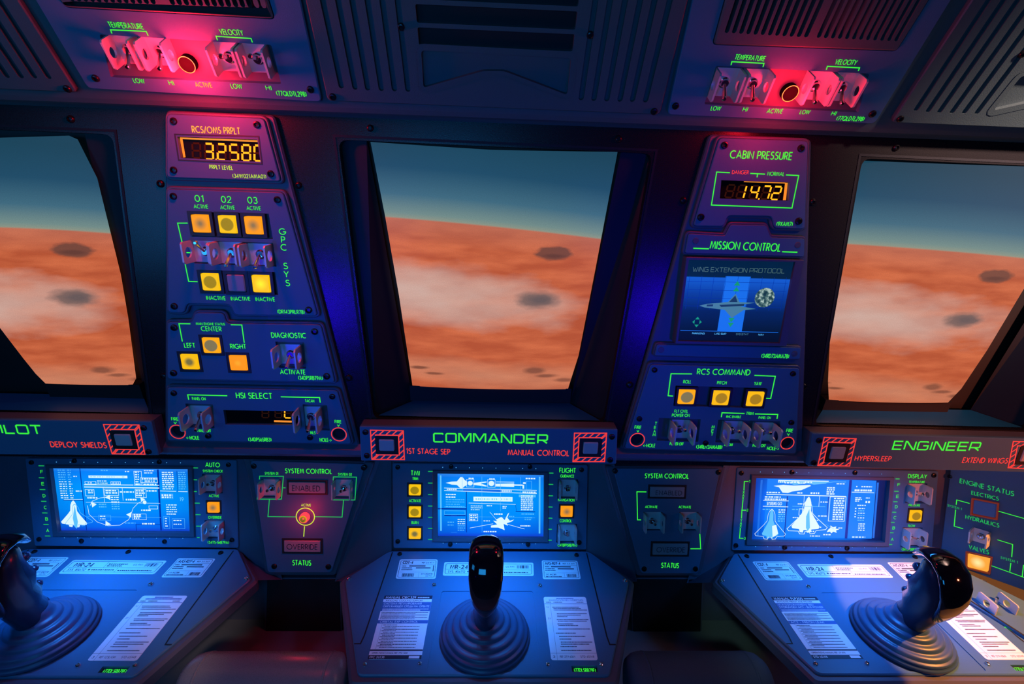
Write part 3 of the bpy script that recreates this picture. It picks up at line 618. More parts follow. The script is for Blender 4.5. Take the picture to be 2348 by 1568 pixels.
def climate(label, outline, grille, slots, scr_px, well, sw, lamp, txts, lns, lever):
    t = Thing('overhead_control_panel', label, 'control panel', CEI, lamp)
    ex = lambda a, b: (a[0]+(b[0]-a[0])*(VTOP-a[1])/(b[1]-a[1]), VTOP)
    o = CEI.pp(outline); outl = [o[0], o[1], ex(o[1], o[2]), ex(o[0], o[3])]
    wl = rnd(CEI.pp(well), .002)
    g = CEI.pp(grille); gr = rnd([g[0], g[1], ex(g[1], g[2])[0:1]+(VTOP-.02,), ex(g[0], g[3])[0:1]+(VTOP-.02,)], .005)
    t.part('face_plate', MB().prism(rnd(outl, .006), -PT, 0, holes=[wl, gr], bev=.0012), PLATE)
    t.part('recess', MB().prism(inset(wl, -.0006), -PT-.0003, -PT+.0004), WELL)
    gi = inset(gr, .0010)
    sl = [slot_poly(CEI, x, y, VTOP-.035, w) for x, y, w in slots]
    t.part('grille', MB().prism(gi, -PT+.0006, .0022, holes=sl, bev=.0016), CEILP)
    t.part('grille_backing', MB().prism(inset(gr, -.0006), -PT-.0003, -PT+.0005), BLACK)
    screws(t, scr_px, 8)
    for (x, y), tl in zip(sw, lever): switch(t, (x, y), 56, 62, .020, tl, .017)
    u, v = CEI.uv(*lamp); R = 17*CEI.sc(*lamp)
    l = t.part('indicator_lamp', MB().lathe((u, v), [(R*1.08, -PT), (R*1.08, .0012), (R*1.02, .0018), (R*.9, .0020), (R*.05, .0026)], 24), LENS, smooth=True, label='red indicator lamp, its overexposed lens painted dark')
    t.part('rim', MB().line(circ(u, v, R*1.03, 28), R*.10, .0021, closed=True), LEDEDGE, l, flip=False, label='thin glowing ring painted as the edge of the lamp glare')
    for a in txts: t.text(*a)
    t.lines(*lns)
    t.done(); return t
tl = climate('overhead temperature and velocity panel with brightest red lamp, left of the middle vent',
    [(201, 204), (738, 235), (690, 6), (86, 10)], [(150, 18), (632, 45), (618, 0), (138, 0)],
    [(x, 4+13*(x-240)/358, 11) for x in [170+i*15.5 for i in range(13)]+[400+i*16 for i in range(14)]],
    [(219.8, 179), (712, 205)], [(228, 79), (622, 103), (645, 193), (254, 177)],
    [(292, 117), (366, 121), (524, 134), (590, 137)], (430, 147),
    [('TEMPERATURE', (249, 56), (328, 60.6), 13), ('VELOCITY', (504, 72), (557, 75), 13), ('LOW', (306, 184), (331, 186), 11), ('HI', (387, 189), (398, 190), 11),
     ('ACTIVE', (448, 193.5), (485.5, 195), 11, AMBL), ('LOW', (530, 197), (554.7, 198), 11), ('HI', (610, 201), (622, 201.7), 11), ('(77QLDTL298)', (634.4, 213.5), (702, 215.7), 11.5)],
    [[(257, 76.7), (253.8, 68), (335.6, 71.6), (340, 81.8)], [(499, 92), (495.7, 82.8), (575.8, 88), (579, 97)]], (-40, -40, 25, 30))
tr = climate('overhead temperature and velocity panel with slotted grille, right of the middle vent',
    [(1530, 264), (2006, 285), (2176, 10), (1586, 10)], [(1632, 103), (2056, 118), (2128, 3), (1659, 6)],
    [(1664+16.45*i, 74+10*i/11, 9.5) for i in range(12)]+[(1874+16.1*i, 85+8*i/11, 9.5) for i in range(12)],
    [(1548.8, 242.7), (2000, 260.7)], [(1642, 151), (1993, 169), (1968, 258), (1615, 239)],
    [(1662, 192), (1727, 194.5), (1870, 200), (1932, 203)], (1811, 213),
    [('TEMPERATURE', (1686, 130), (1754, 134.3), 12), ('VELOCITY', (1916, 141), (1964, 143.4), 12), ('LOW', (1630.7, 248), (1652.4, 248.5), 10), ('HI', (1704, 250), (1713.8, 250.6), 10),
     ('ACTIVE', (1759.3, 254), (1794.3, 254.6), 10.5), ('LOW', (1835, 256.4), (1856.8, 257), 10), ('HI', (1907.4, 259.3), (1917, 259.7), 10), ('(77QLDTL298)', (1919, 271), (1981, 272.5), 10.5)],
    [[(1676, 149), (1678, 141), (1751.7, 145), (1749, 153.5)], [(1894.4, 159.6), (1897, 151.7), (1970.6, 155.3), (1967.7, 162.5)]], (-40, -40, -40, -40))
for lamp, e, px in (((430, 147), 1.6, (500, 268)), ((1811, 213), .55, (1750, 325))):
    u, v = CEI.uv(*lamp); point('red_lamp', CEI.w(u, v-.002, .027), e, (1, .008, .03), .018)
    u, v = PIL.uv(*px); point('red_lamp', PIL.w(u, v-.006, .034), .028, (1, .008, .05), .012)   # small lamps under the overhead lip

# ------------------------------------------------------------------ instrument pillars and their panels
def pillar(pts, label):
    t = Thing('instrument_pillar', label, 'pillar', PIL, pts[3])
    t.part('body', MB().prism(rnd(PIL.pp(pts), .006), -.03, -PT-.0012, bev=.002), SHELL)
pillar([(370, 250), (622, 262), (826, 1046), (370, 1040)], 'raised pillar under the RCS/OMS, GPC and HSI panels, left of the middle screen')
pillar([(1634, 306), (1870, 318), (1846, 1062), (1420, 1052)], 'raised pillar under the cabin pressure and mission control panels, right of the middle screen')

def disp(t, quad, digits, strip=()):
    """sunken display window with seven-segment digits"""
    q = t.pl.pp(quad)
    g = t.part('display', MB().prism(inset(q, -.0006), -PT-.0002, -PT+.0006), GLASS, label='dark amber seven-segment display')
    on, off = MB(), MB()
    for px, w, h, ch, dot in digits: digit(on, off, t.pl, px, w, h, ch, dot, -PT+.0010)
    t.part('digits', on, SEGON, g, flip=False, label='glowing amber digits'); t.part('unlit_segments', off, SEGOFF, g, flip=False)
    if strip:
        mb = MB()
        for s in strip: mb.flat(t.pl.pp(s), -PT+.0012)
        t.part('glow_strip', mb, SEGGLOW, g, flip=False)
    return q
# --- propellant panel
t = Thing('propellant_panel', 'RCS/OMS PRPLT panel with display reading 3.2580, top of the left pillar', 'control panel', PIL, (505, 340))
q = [(406, 313), (590, 320), (597, 371), (414, 362)]
panel(t, PIL.pp([(382, 261), (605, 271), (644, 416), (382, 407)]), [PIL.pp(q)])
disp(t, q, [((445, 345), 18, 34, 'x', 0), ((474, 347), 18, 36, '3', 1), ((503, 348), 18, 36, '2', 0), ((532, 349), 18, 36, '5', 0), ((560, 350), 18, 36, '8', 0), ((588, 351), 18, 36, '[', 0)],
     [[(407, 314), (590, 321), (589, 325), (407, 318)], [(407, 318), (413, 318), (420, 360), (415, 361)]])
t.lines([(401, 308), (593, 313), (601, 376), (410, 367)], w=3, m=BEZEL, closed=True)
screws(t, [(398.6, 277.7), (589, 286), (398.6, 390), (621, 398.6)])
t.text('RCS/OMS PRPLT', (441, 296.5), (550, 300.5), 15.5, AMBL); t.text('PRPLT LEVEL', (481, 382.6), (534, 385), 9.5, YGRN); t.text('(34W021AMA01)', (534, 403), (610, 405), 9.5, YGRN)
t.done()
# --- GPC panel
t = Thing('computer_panel', 'GPC SYS panel with six square buttons and three guarded toggles, left pillar', 'control panel', PIL, (530, 580))
W1 = PIL.pp([(430, 485), (616, 490), (626, 548), (441, 542)]); W2 = PIL.pp([(453, 619), (631, 623.5), (638, 676), (462, 672)])
W3 = PIL.pp([(434, 551), (626, 557), (634, 611), (446, 604)])
panel(t, PIL.pp([(382.5, 433), (649, 441), (728, 724), (538, 722), (527, 698), (428, 696), (422, 717.5), (384.8, 716)]), [W1, W2, W3])
for c, k in (((461.2, 512.5), 'soft'), ((522.5, 514.3), 'grain'), ((582.2, 516.6), 'soft'), ((483.5, 646.3), 'grain'), ((542.5, 649), None), ((599.4, 650.4), 'full')): button(t, c, 40, 40, k, frame=8)
for c, a in (((468.5, 577), 38), ((529, 580.5), -38), ((595, 584), -38)): switch(t, c, 57, 50, .026, a, .021)
screws(t, [(398, 450), (636, 458), (400, 702), (708, 710.6)])
for i, (a, b) in enumerate((((447.4, 454.6), (466.7, 455.8)), ((508, 457), (530, 457.6)), ((568.4, 458.7), (589.8, 459.7)))): t.text('0%d' % (i+1), a, b, 15.5)
for a, b in (((445, 473), (477, 473.9)), ((505.7, 475.3), (538, 476)), ((566, 476.9), (598, 477.8))): t.text('ACTIVE', a, b, 9)
for a, b in (((473.6, 682.6), (517, 683.5)), ((530, 684.4), (573.7, 685)), ((586.6, 685.8), (630, 686.2))): t.text('INACTIVE', a, b, 9)
for ch, x, y in (('G', 647.6, 530.8), ('P', 649.5, 549.4), ('C', 650.4, 567), ('S', 655, 609.6), ('Y', 656.8, 628.6), ('S', 659.8, 648.6)):
    w = {'G': 7, 'P': 4, 'C': 6, 'S': 4.3, 'Y': 5}[ch]; t.text(ch, (x-w, y-.2), (x+w, y+.2), 14.5)
t.text('(DR143PRLR78)', (637, 714), (698, 715.5), 9)
t.lines([(430.7, 511.5), (407.7, 511.5), (417.4, 553.3), (425, 606), (433, 645), (453.6, 645.8)], [(428, 579), (442, 579.5)])
t.done()
# --- engine status panel
t = Thing('diagnostic_panel', 'main engine status panel with three amber buttons and DIAGNOSTIC toggle', 'control panel', PIL, (560, 810))
ws = [well_rect(PIL, c, 54, 50) for c in ((485.3, 791.4), (436, 829), (547, 831.5))]
panel(t, PIL.pp([(383.6, 738), (441, 738), (447, 716.5), (512, 717.5), (519, 741), (735, 744), (768, 877), (383.6, 868.7)]), ws+[PIL.pp([(631, 783), (697, 785), (702, 845), (640, 843)])])
for c, k in (((485.3, 791.4), 'grey'), ((436, 829), 'blob'), ((547, 831.5), 'warm')): button(t, c, 39, 37, k, frame=7)
switch(t, (665, 814), 51, 48, .027, -38, .02)
screws(t, [(399.7, 751), (721.5, 760), (398.5, 855), (749.3, 862.5)])
for a in (('MAIN ENGINE STATUS', (449.7, 741.8), (515.6, 743), 5.8), ('CENTER', (461.7, 753.2), (507.6, 754.2), 11), ('LEFT', (423, 791.4), (447, 791.8), 11), ('RIGHT', (528.7, 793.7), (563.8, 794), 11), ('DIAGNOSTIC', (622.8, 768), (701, 769.3), 12), ('ACTIVATE', (643, 852), (700, 853), 11), ('(34DPSRB79A)', (684.4, 865.7), (739.4, 867), 9)): t.text(*a)
t.lines([(436.9, 742.2), (410.7, 741.8), (418.5, 782.6)], [(529.4, 744.3), (554.6, 744.8), (560.4, 785.6)])
t.done()
# --- HSI panel
t = Thing('navigation_panel', 'HSI SELECT panel with long dim display between two toggles, foot of left pillar', 'control panel', PIL, (590, 955))
q = [(512, 940), (690, 943), (692, 975), (517, 973)]
hl = [circ(*PIL.uv(407.3, 989.7), 15*PIL.sc(407, 990), 22), circ(*PIL.uv(777.3, 995.5), 14.5*PIL.sc(777, 995), 22)]
panel(t, PIL.pp([(383.6, 888), (773, 895), (806, 1018), (383.6, 1010)]), [PIL.pp(q), PIL.pp([(425, 925), (488, 927), (492, 982), (432, 980)]), PIL.pp([(694, 927), (750, 929), (756, 987), (700, 985)])]+hl)
disp(t, q, [((605, 951), 15, 20, 'x', 0), ((635, 951), 15, 20, 'x', 0), ((657, 951), 15, 21, 'L', 0)], [[(625, 967), (666, 968), (666, 972), (625, 971)]])
mb = MB()
for h in hl: mb.prism(inset(h, -.0003), -PT-.0003, -PT+.001)
t.part('fire_hole', mb, BLACK)
switch(t, (459.4, 954), 50, 48, .028, -42, .021); switch(t, (712, 957), 50, 50, .028, -42, .021)
screws(t, [(399, 901), (762, 909), (477.7, 999), (711, 1002.6)], 7)
for a in (('HSI SELECT', (542, 906), (623.5, 907.8), 13.5), ('PANEL ON', (441, 913.5), (471.5, 914), 6.5), ('TACAN', (700, 918.5), (720.6, 919), 6.5), ('PANEL OFF', (453.6, 987), (484, 987.4), 6.5), ('MLS', (712, 991.5), (723, 992), 6.5), ('FIRE', (393.5, 960), (409, 960.5), 7.5), ('<-HOLE', (428, 1003), (456.4, 1003.5), 8.5), ('(34DPS6SRB3)', (570, 1007), (622, 1007.6), 8.5), ('HOLE->', (733.7, 1008), (760, 1008.5), 8.5), ('FIRE', (768, 966.3), (782.4, 966.8), 7.5)): t.text(*a)
t.lines([(433, 916), (430.7, 904.8), (521.4, 907)], [(644, 909.4), (733, 911.2), (734.4, 922.7)])
t.lines([(399, 967), (402, 971), (405, 967)], [(773.5, 973), (776, 977), (779, 973)], w=1.5)
t.ring((407.3, 989.7), 17.5); t.ring((777.3, 995.5), 17)
t.done()
# --- cabin pressure panel
t = Thing('pressure_panel', 'CABIN PRESSURE panel with display reading 14.72, top of the right pillar', 'control panel', PIL, (1735, 420))
q = [(1654, 413), (1811, 418), (1809, 460), (1650.5, 455)]
panel(t, PIL.pp([(1650, 315.7), (1854, 323), (1846, 525), (1776, 523), (1770, 496), (1669, 494), (1660, 519), (1590, 518)]), [PIL.pp(q)])
disp(t, q, [((1678, 438.5), 17, 29, 'x', 0), ((1704, 440), 17, 30, '1', 0), ((1734, 441), 17, 30, '4', 1), ((1761, 441.7), 17, 30, '7', 0), ((1785, 443), 17, 30, '2', 0)],
     [[(1812-7, 419), (1812-1, 419), (1807, 459), (1800, 459)], [(1710, 415.5), (1806, 418.6), (1806, 420.6), (1710, 417.5)]])
screws(t, [(1661, 333), (1836, 340), (1606.7, 498), (1830.8, 507)])
t.text('CABIN PRESSURE', (1674.5, 353.8), (1815.6, 358), 18.5); t.text('DANGER', (1678.7, 394.5), (1716, 395.4), 9, REDL); t.text('NORMAL', (1760, 398), (1798, 399.2), 9); t.text('(9XAM7)', (1781, 513), (1816.8, 514), 10)
t.lines([(1673.3, 396), (1643, 394.5), (1631, 470), (1815.6, 477), (1831, 402.5), (1802, 401)], [(1720, 397.6), (1753.8, 399.3)], [(1736.8, 398), (1735.6, 406.6)])
t.done()
# --- mission control
t = Thing('mission_control_unit', 'MISSION CONTROL unit with screen showing a winged spaceship, right pillar', 'control panel', PIL, (1690, 690))
panel(t, PIL.pp([(1579, 535), (1663, 540), (1676, 514.5), (1757, 516), (1768, 544), (1845.8, 547), (1844.6, 589), (1570.8, 580.5)]), rim=.003, r=.003)
panel(t, PIL.pp([(1507, 789.5), (1837.7, 797), (1835, 824), (1500.7, 815.5)]), rim=.002, r=.003, name='footer_plate')
plugs(t, [(1595, 552), (1828.9, 561.7), (1516, 802), (1821.5, 811)])
t.text('MISSION CONTROL', (1629, 561.2), (1790, 567.7), 18.5); t.lines([(1589.5, 569), (1625.3, 570.4)], [(1793, 577), (1828, 578.2)], w=2.6); t.text('(34RD73AMA78)', (1746.4, 815.5), (1808.4, 816.8), 9.5)
def quadmap(pl, c):
    a, b, d, e = [Vector(pl.uv(*p)) for p in c]         # TL TR BR BL
    def f(x, y):
        p = (a*(1-x)+b*x)*(1-y)+(e*(1-x)+d*x)*y; return (p.x, p.y)
    return f
class Gfx:
    """picture elements on a lit screen, in screen fractions (0,0 = top left)"""
    def __init__(s, f, h): s.f = f; s.h = h; s.m = {}
    def mb(s, m): return s.m.setdefault(m.name, (m, MB()))[1]
    def line(s, pts, w=.006, m=TWHITE, closed=False):
        k = (Vector(s.f(1, 0))-Vector(s.f(0, 0))).length; s.mb(m).line([s.f(*p) for p in pts], w*k, s.h+.0002, closed)
    def box(s, x0, y0, x1, y1, w=.004, m=TWHITE): s.line([(x0, y0), (x1, y0), (x1, y1), (x0, y1)], w, m, True)
    def fill(s, pts, m=TWHITE, lift=.0001): s.mb(m).flat([s.f(*p) for p in pts], s.h+lift)
    def rec(s, x0, y0, x1, y1, m=TLIGHT, lift=.00005): s.fill([(x0, y0), (x1, y0), (x1, y1), (x0, y1)], m, lift)
    def dashes(s, x0, x1, y, hh=.016, m=TWHITE, seed=0):
        r = random.Random(int(x0*977+y*7919)+seed); x = x0
        while x < x1-.004:
            w = r.uniform(.008, .022); s.rec(x, y-hh/2, min(x+w, x1), y+hh/2, m, .0002); x += w+r.uniform(.003, .008)
    def block(s, x0, x1, y0, n, dy=.034, hh=.014, m=TWHITE):
        for i in range(n): s.dashes(x0, x1-(.25*(x1-x0) if i % 3 == 2 else 0), y0+i*dy, hh, m, i)
    def text(s, t, x0, x1, y, hh, m=TWHITE, sq=False, wt=.17):
        a, b = Vector(s.f(x0, y)), Vector(s.f(x1, y)); hv = (Vector(s.f(x0, y-hh/2))-Vector(s.f(x0, y+hh/2))).length; text_uv(s.mb(m), t, a, b, hv, sq, wt, s.h+.0002)
    def done(s, t, par):
        for m, mb in s.m.values(): t.part('screen_graphic', mb, m, par, flip=False)
def scr_mat(name, stops, horiz=False, strength=1.0, vig=0):
    def fn(nt, b):
        uv, X, Y = uvxy(nt); c = ramp(nt, stops, X if horiz else Y)
        if vig:
            d = dist_uv(nt, .5, .5, .62, .62, X, Y); c = mixc(nt, ramp(nt, [(.55, (0, 0, 0, 1)), (1.05, (vig, vig, vig, 1))], d), c, (0.0, .01, .10, 1))
        n = noise(nt, uv, 7, 2); c = mixc(nt, math_(nt, 'MULTIPLY', n, .04), c, (0, .05, .4, 1))
        nt.links.new(c, b.inputs['Emission Color']); b.inputs['Emission Strength'].default_value = strength
        b.inputs['Roughness'].default_value = .4; b.inputs['Specular IOR Level'].default_value = .08
    return node_mat(name, fn)
def shuttle(cx, cy, L, rot=0, asp=1.0, fat=1.0):
    """outline of a delta-winged spaceship, nose up"""
    half = [(0, -.5), (.035, -.44), (.06, -.33), (.07, -.12), (.12, .0), (.22, .20), (.27, .30), (.25, .36), (.12, .38), (.10, .46), (.04, .47), (.03, .40)]
    pts = half+[(-x, y) for x, y in reversed(half)]
    c, s = cos(rot), sin(rot)
    return [(cx+(x*fat*c-y*s)*L/asp, cy+(x*fat*s+y*c)*L) for x, y in pts]
f = quadmap(PIL, [(1576, 594), (1818, 599), (1783, 784), (1551, 779)])
fr = PIL.pp([(1572, 590), (1836, 597), (1797, 789), (1547, 783)]); op = [f(0, 0), f(1, 0), f(1, 1), f(0, 1)]
t.part('screen_frame', MB().prism(rnd(inset(fr, -.0012), .001), -.008, .006, holes=[op], bev=.0006), SHELL)
sc = t.part('screen', MB().prism(op, -.008, .0018), scr_mat('mission_screen', [(.0, S(3, 12, 30)), (.125, S(3, 18, 42)), (.14, S(3, 22, 50)), (.38, S(4, 34, 92)), (.60, S(10, 62, 160)), (.79, S(20, 92, 210)), (.80, S(3, 34, 62)), (1, S(3, 32, 58))]), uvrect=(f(0, 1)[0]-.004, f(0, 1)[1], f(1, 0)[0], f(0, 0)[1]), label='lit blue screen with a winged spaceship')
g = Gfx(f, .0019)
for i in range(9): g.line([(.04+i*.115, .19), (.04+i*.115, .60)], .003, TDARK)
for i in range(4): g.line([(.02, .26+i*.10), (.98, .26+i*.10)], .003, TDARK)
MBLUE = mat('screen_mid_blue', (.0, .02, .06), .4, em=S(24, 110, 226), es=1.0); STEEL = mat('screen_steel', (.02, .04, .05), .4, em=S(70, 122, 142), es=1.0); STEELD = mat('screen_steel_dark', (.01, .02, .03), .4, em=S(22, 54, 72), es=1.0)
HEADT = mat('screen_header_green', (.02, .03, .03), .4, em=S(66, 98, 92), es=1.0)
g.rec(.38, .19, .62, .87, MBLUE)
g.text('WING EXTENSION PROTOCOL', .06, .93, .115, .05, HEADT, True, .14)
for y, s_, m in ((.28, 1, TGRN), (.35, 1, TGRN), (.72, -1, TGRN), (.78, -1, TGRN)): g.fill([(.47, y+.02*s_), (.53, y+.02*s_), (.50, y-.035*s_)], m, .0003)
g.fill([(.17, .555), (.24, .53), (.36, .515), (.44, .50), (.50, .40), (.55, .50), (.70, .505), (.56, .535), (.58, .555), (.72, .58), (.60, .60), (.50, .70), (.42, .60), (.30, .585), (.22, .575)], STEEL, .0003)
g.fill([(.36, .54), (.60, .52), (.60, .545), (.38, .565)], STEELD, .0004); g.fill([(.45, .50), (.50, .42), (.53, .50)], STEELD, .0004); g.fill([(.24, .54), (.30, .535), (.30, .56), (.24, .562)], STEELD, .0004)
def planet(nt, b):
    uv, X, Y = uvxy(nt); n = noise(nt, uv, 5, 5)
    c = ramp(nt, [(.38, S(24, 58, 60)), (.5, S(70, 108, 100)), (.6, S(176, 200, 190))], n); nt.links.new(c, b.inputs['Emission Color']); b.inputs['Emission Strength'].default_value = .9
pu, pv = f(.785, .44); R = .095*(Vector(f(1, 0))-Vector(f(0, 0))).length
t.part('screen_graphic', MB().flat(circ(pu, pv, R, 28), .0022), node_mat('screen_planet', planet), sc, uvrect=(pu-R, pv-R, pu+R, pv+R), flip=False)
for dx, dy in ((0, -1), (0, 1), (1, 0), (-1, 0)):
    cx, cy = .17+dx*.032, .76+dy*.045; px, py = (dy, dx)
    g.fill([(cx+dx*.014, cy+dy*.022), (cx+px*.022-dx*.008, cy+py*.026-dy*.012), (cx-px*.022-dx*.008, cy-py*.026-dy*.012)], TGRN, .0003)
g.line([(.02, .872), (.98, .872)], .006, MBLUE)
for tx, a, b_ in (('MAIN ENG', .14, .26), ('LIFE SUP', .36, .47), ('SYS STAT', .57, .69), ('NAV', .79, .84)): g.text(tx, a, b_, .905, .02, TLIGHT if tx != 'SYS STAT' else STEEL, True)
g.done(t, sc); t.done()
# --- RCS command
t = Thing('rcs_command_panel', 'RCS COMMAND panel with ROLL, PITCH and YAW buttons over three toggles', 'control panel', PIL, (1660, 930))
hl = [circ(*PIL.uv(1461, 1008), 14.5*PIL.sc(1461, 1008), 22), circ(*PIL.uv(1805, 1015.7), 13.5*PIL.sc(1805, 1015), 22)]
panel(t, PIL.pp([(1492, 835.4), (1834, 844), (1826, 1040), (1432, 1028)]), [PIL.pp([(1549, 884), (1759, 890), (1750, 936), (1544, 930)]), PIL.pp([(1511, 958), (1607, 961), (1601, 1013), (1506, 1010)]), PIL.pp([(1647, 962), (1790, 966), (1784, 1019), (1640, 1014)])]+hl)
mb = MB()
for h in hl: mb.prism(inset(h, -.0003), -PT-.0003, -PT+.001)
t.part('fire_hole', mb, BLACK)
for c, k in (((1574, 909.5), 'grey'), ((1652.7, 911.8), 'tan'), ((1731.3, 914.3), 'tan')): button(t, c, 37, 35, k, frame=6)
for c in ((1559.4, 986), (1680, 989), (1750, 992)): switch(t, c, 44, 46, .027, 26, .02)
screws(t, [(1500.7, 848), (1817.8, 856.6), (1466, 960), (1814, 968.5), (1617.6, 1015.7)], 6.5)
for a in (('RCS COMMAND', (1599, 851.6), (1719.6, 853.6), 13.5), ('ROLL', (1567, 874.7), (1584.5, 875.2), 7.5), ('PITCH', (1644.5, 877), (1665.4, 877.5), 7.5), ('YAW', (1729.5, 879), (1745.7, 879.4), 7.5), ('FLT CNTL', (1546.7, 942.2), (1577, 942.8), 6.6), ('POWER ON', (1541, 951.4), (1580.8, 952.1), 6.8), ('TRIM', (1711, 947.3), (1727.5, 947.8), 6.5), ('RHC ENABLE', (1665.4, 954.8), (1698.4, 955.5), 5.5), ('PANEL ON', (1739.5, 956.8), (1766.8, 957.5), 5.5),
          ('POWER OFF', (1536, 1017), (1567, 1017.6), 6.5), ('RHC OUT', (1661, 1019), (1680, 1019.5), 6), ('PANEL OFF', (1726, 1021), (1755, 1021.7), 6.5), ('(34RD73AMA88)', (1597, 1023.7), (1655.4, 1024.9), 8.5), ('HOLE->', (1759, 1027.4), (1785.5, 1028), 8), ('<-HOLE', (1475, 1020.7), (1502, 1021.2), 8), ('FIRE', (1455.5, 979), (1469.6, 979.7), 7.5), ('FIRE', (1803.4, 986.4), (1817.8, 986.9), 7.5)): t.text(*a)
for s_, pts in (('TEAM', ((1504, 970.5), (1502, 979.7), (1500.7, 988.4), (1500, 996.3))), ('MET', ((1635, 978.4), (1633.8, 987), (1632.5, 995.3)))):
    for ch, (x, y) in zip(s_, pts): t.text(ch, (x-2.2-(ch == 'M')*1, y), (x+2.2+(ch == 'M')*1, y), 6.8)
t.lines([(1586.5, 857), (1538.5, 856.6), (1531.8, 907), (1543, 907.8)], [(1729.5, 860.3), (1777.5, 862.3), (1766.8, 913.3), (1756, 912.8)], [(1653.7, 956), (1655.4, 946), (1707, 947.8)], [(1730.8, 948.6), (1783, 949.8), (1781.3, 959.8)])
t.lines([(1460, 986), (1462.5, 990), (1465, 986)], [(1805, 993.5), (1807.5, 997.5), (1810, 993.5)], w=1.5)
t.ring((1461, 1008), 16.5); t.ring((1805, 1015.7), 15)
t.done()

# ------------------------------------------------------------------ name bars
def name_bar(label, outline, title, legends, hazards, scr_px):
    t = Thing('name_bar', label, 'sign', BAR, title[1])
    ws = [well_rect(BAR, c, w+18, h+17) for _, c, w, h in hazards]
    t.part('face_plate', MB().prism(rnd(BAR.pp(outline), .002), -PT, 0, holes=ws, bev=.001), PLATE)
    o2 = inset(BAR.pp(outline), .0005)
    t.part('body', MB().prism(o2, -.024, -PT), SHELL)
    for q, c, w, h in hazards:
        button(t, c, w, h, None, cap=GREYCAP, frame=8.5)
        f = quadmap(BAR, q); u0 = [f(0, 0), f(1, 0), f(1, 1), f(0, 1)]; k = .15
        inn = [f(k, k*1.05), f(1-k, k*1.05), f(1-k, 1-k*1.05), f(k, 1-k*1.05)]; lw = 2.6*BAR.sc(*c)
        m = t.ink(REDL); m.line(u0, lw, closed=True); m.line(inn, lw, closed=True)
        for j in range(5):
            x = .06+j*.2
            for y0, y1 in ((.0, .15), (.85, 1.0)): m.line([f(x, y1), f(min(x+.15, 1), y0)], lw)
            for x0, x1 in ((.0, .15), (.85, 1.0)): m.line([f(x0, min(x+.15, 1)), f(x1, x)], lw)
    screws(t, scr_px, 7)
    t.text(*title, GREEN, True, .17)
    for l in legends: t.text(*l, REDL, wt=.16)
    t.done(); return t
name_bar('COMMANDER name bar with two red hazard-framed buttons below the middle screen', [(824, 977.7), (1416.5, 984.5), (1413, 1064), (828, 1056.8)], ('COMMANDER', (994.9, 1003), (1254.6, 1006.5), 21),
         [('1ST STAGE SEP', (932.2, 1033.6), (1031.7, 1035.4), 12.5), ('MANUAL CONTROL', (1165.2, 1036.8), (1304.8, 1038.8), 13)],
         [([(849.6, 985.9), (924.8, 987.3), (927.3, 1053.2), (853, 1052.7)], (887, 1020), 35, 30), ([(1317.3, 992.7), (1390.9, 992.7), (1386, 1058), (1313.8, 1058)], (1354, 1026.6), 34, 30)],
         [(838, 990.5), (841.4, 1044), (1403, 1001), (1398.8, 1054)])
name_bar('PILOT name bar with DEPLOY SHIELDS button, cut by the left photo edge', [(-250, 959), (346, 966.5), (364, 1044), (-246, 1041)], ('PILOT', (-28, 982.5), (95, 985), 21),
         [('DEPLOY SHIELDS', (116.4, 1018.2), (243.7, 1020.6), 13)], [([(237.8, 973), (319, 974), (332.7, 1041), (257.6, 1040)], (283.5, 1008), 38, 31)], [(330, 980.6), (341, 1035)])
name_bar('ENGINEER name bar with HYPERSLEEP and EXTEND WINGS buttons, lower right', [(1863, 993.6), (2440, 1008), (2424, 1085), (1852.6, 1069)], ('ENGINEER', (2048.6, 1020.5), (2246, 1023.6), 20),
         [('HYPERSLEEP', (1960.6, 1050.2), (2042.6, 1051.6), 11.5), ('EXTEND WINGS', (2207.6, 1054.5), (2310, 1056), 12.5)],
         [([(1889.7, 1002.6), (1962.7, 1005.6), (1947.6, 1068), (1875, 1066.9)], (1919.9, 1038), 33, 31), ([(2323, 1011.7), (2400, 1014), (2386, 1076), (2311, 1072)], (2358, 1043.5), 33, 31)],
         [(1877.6, 1009.6), (1865.6, 1060.8)])

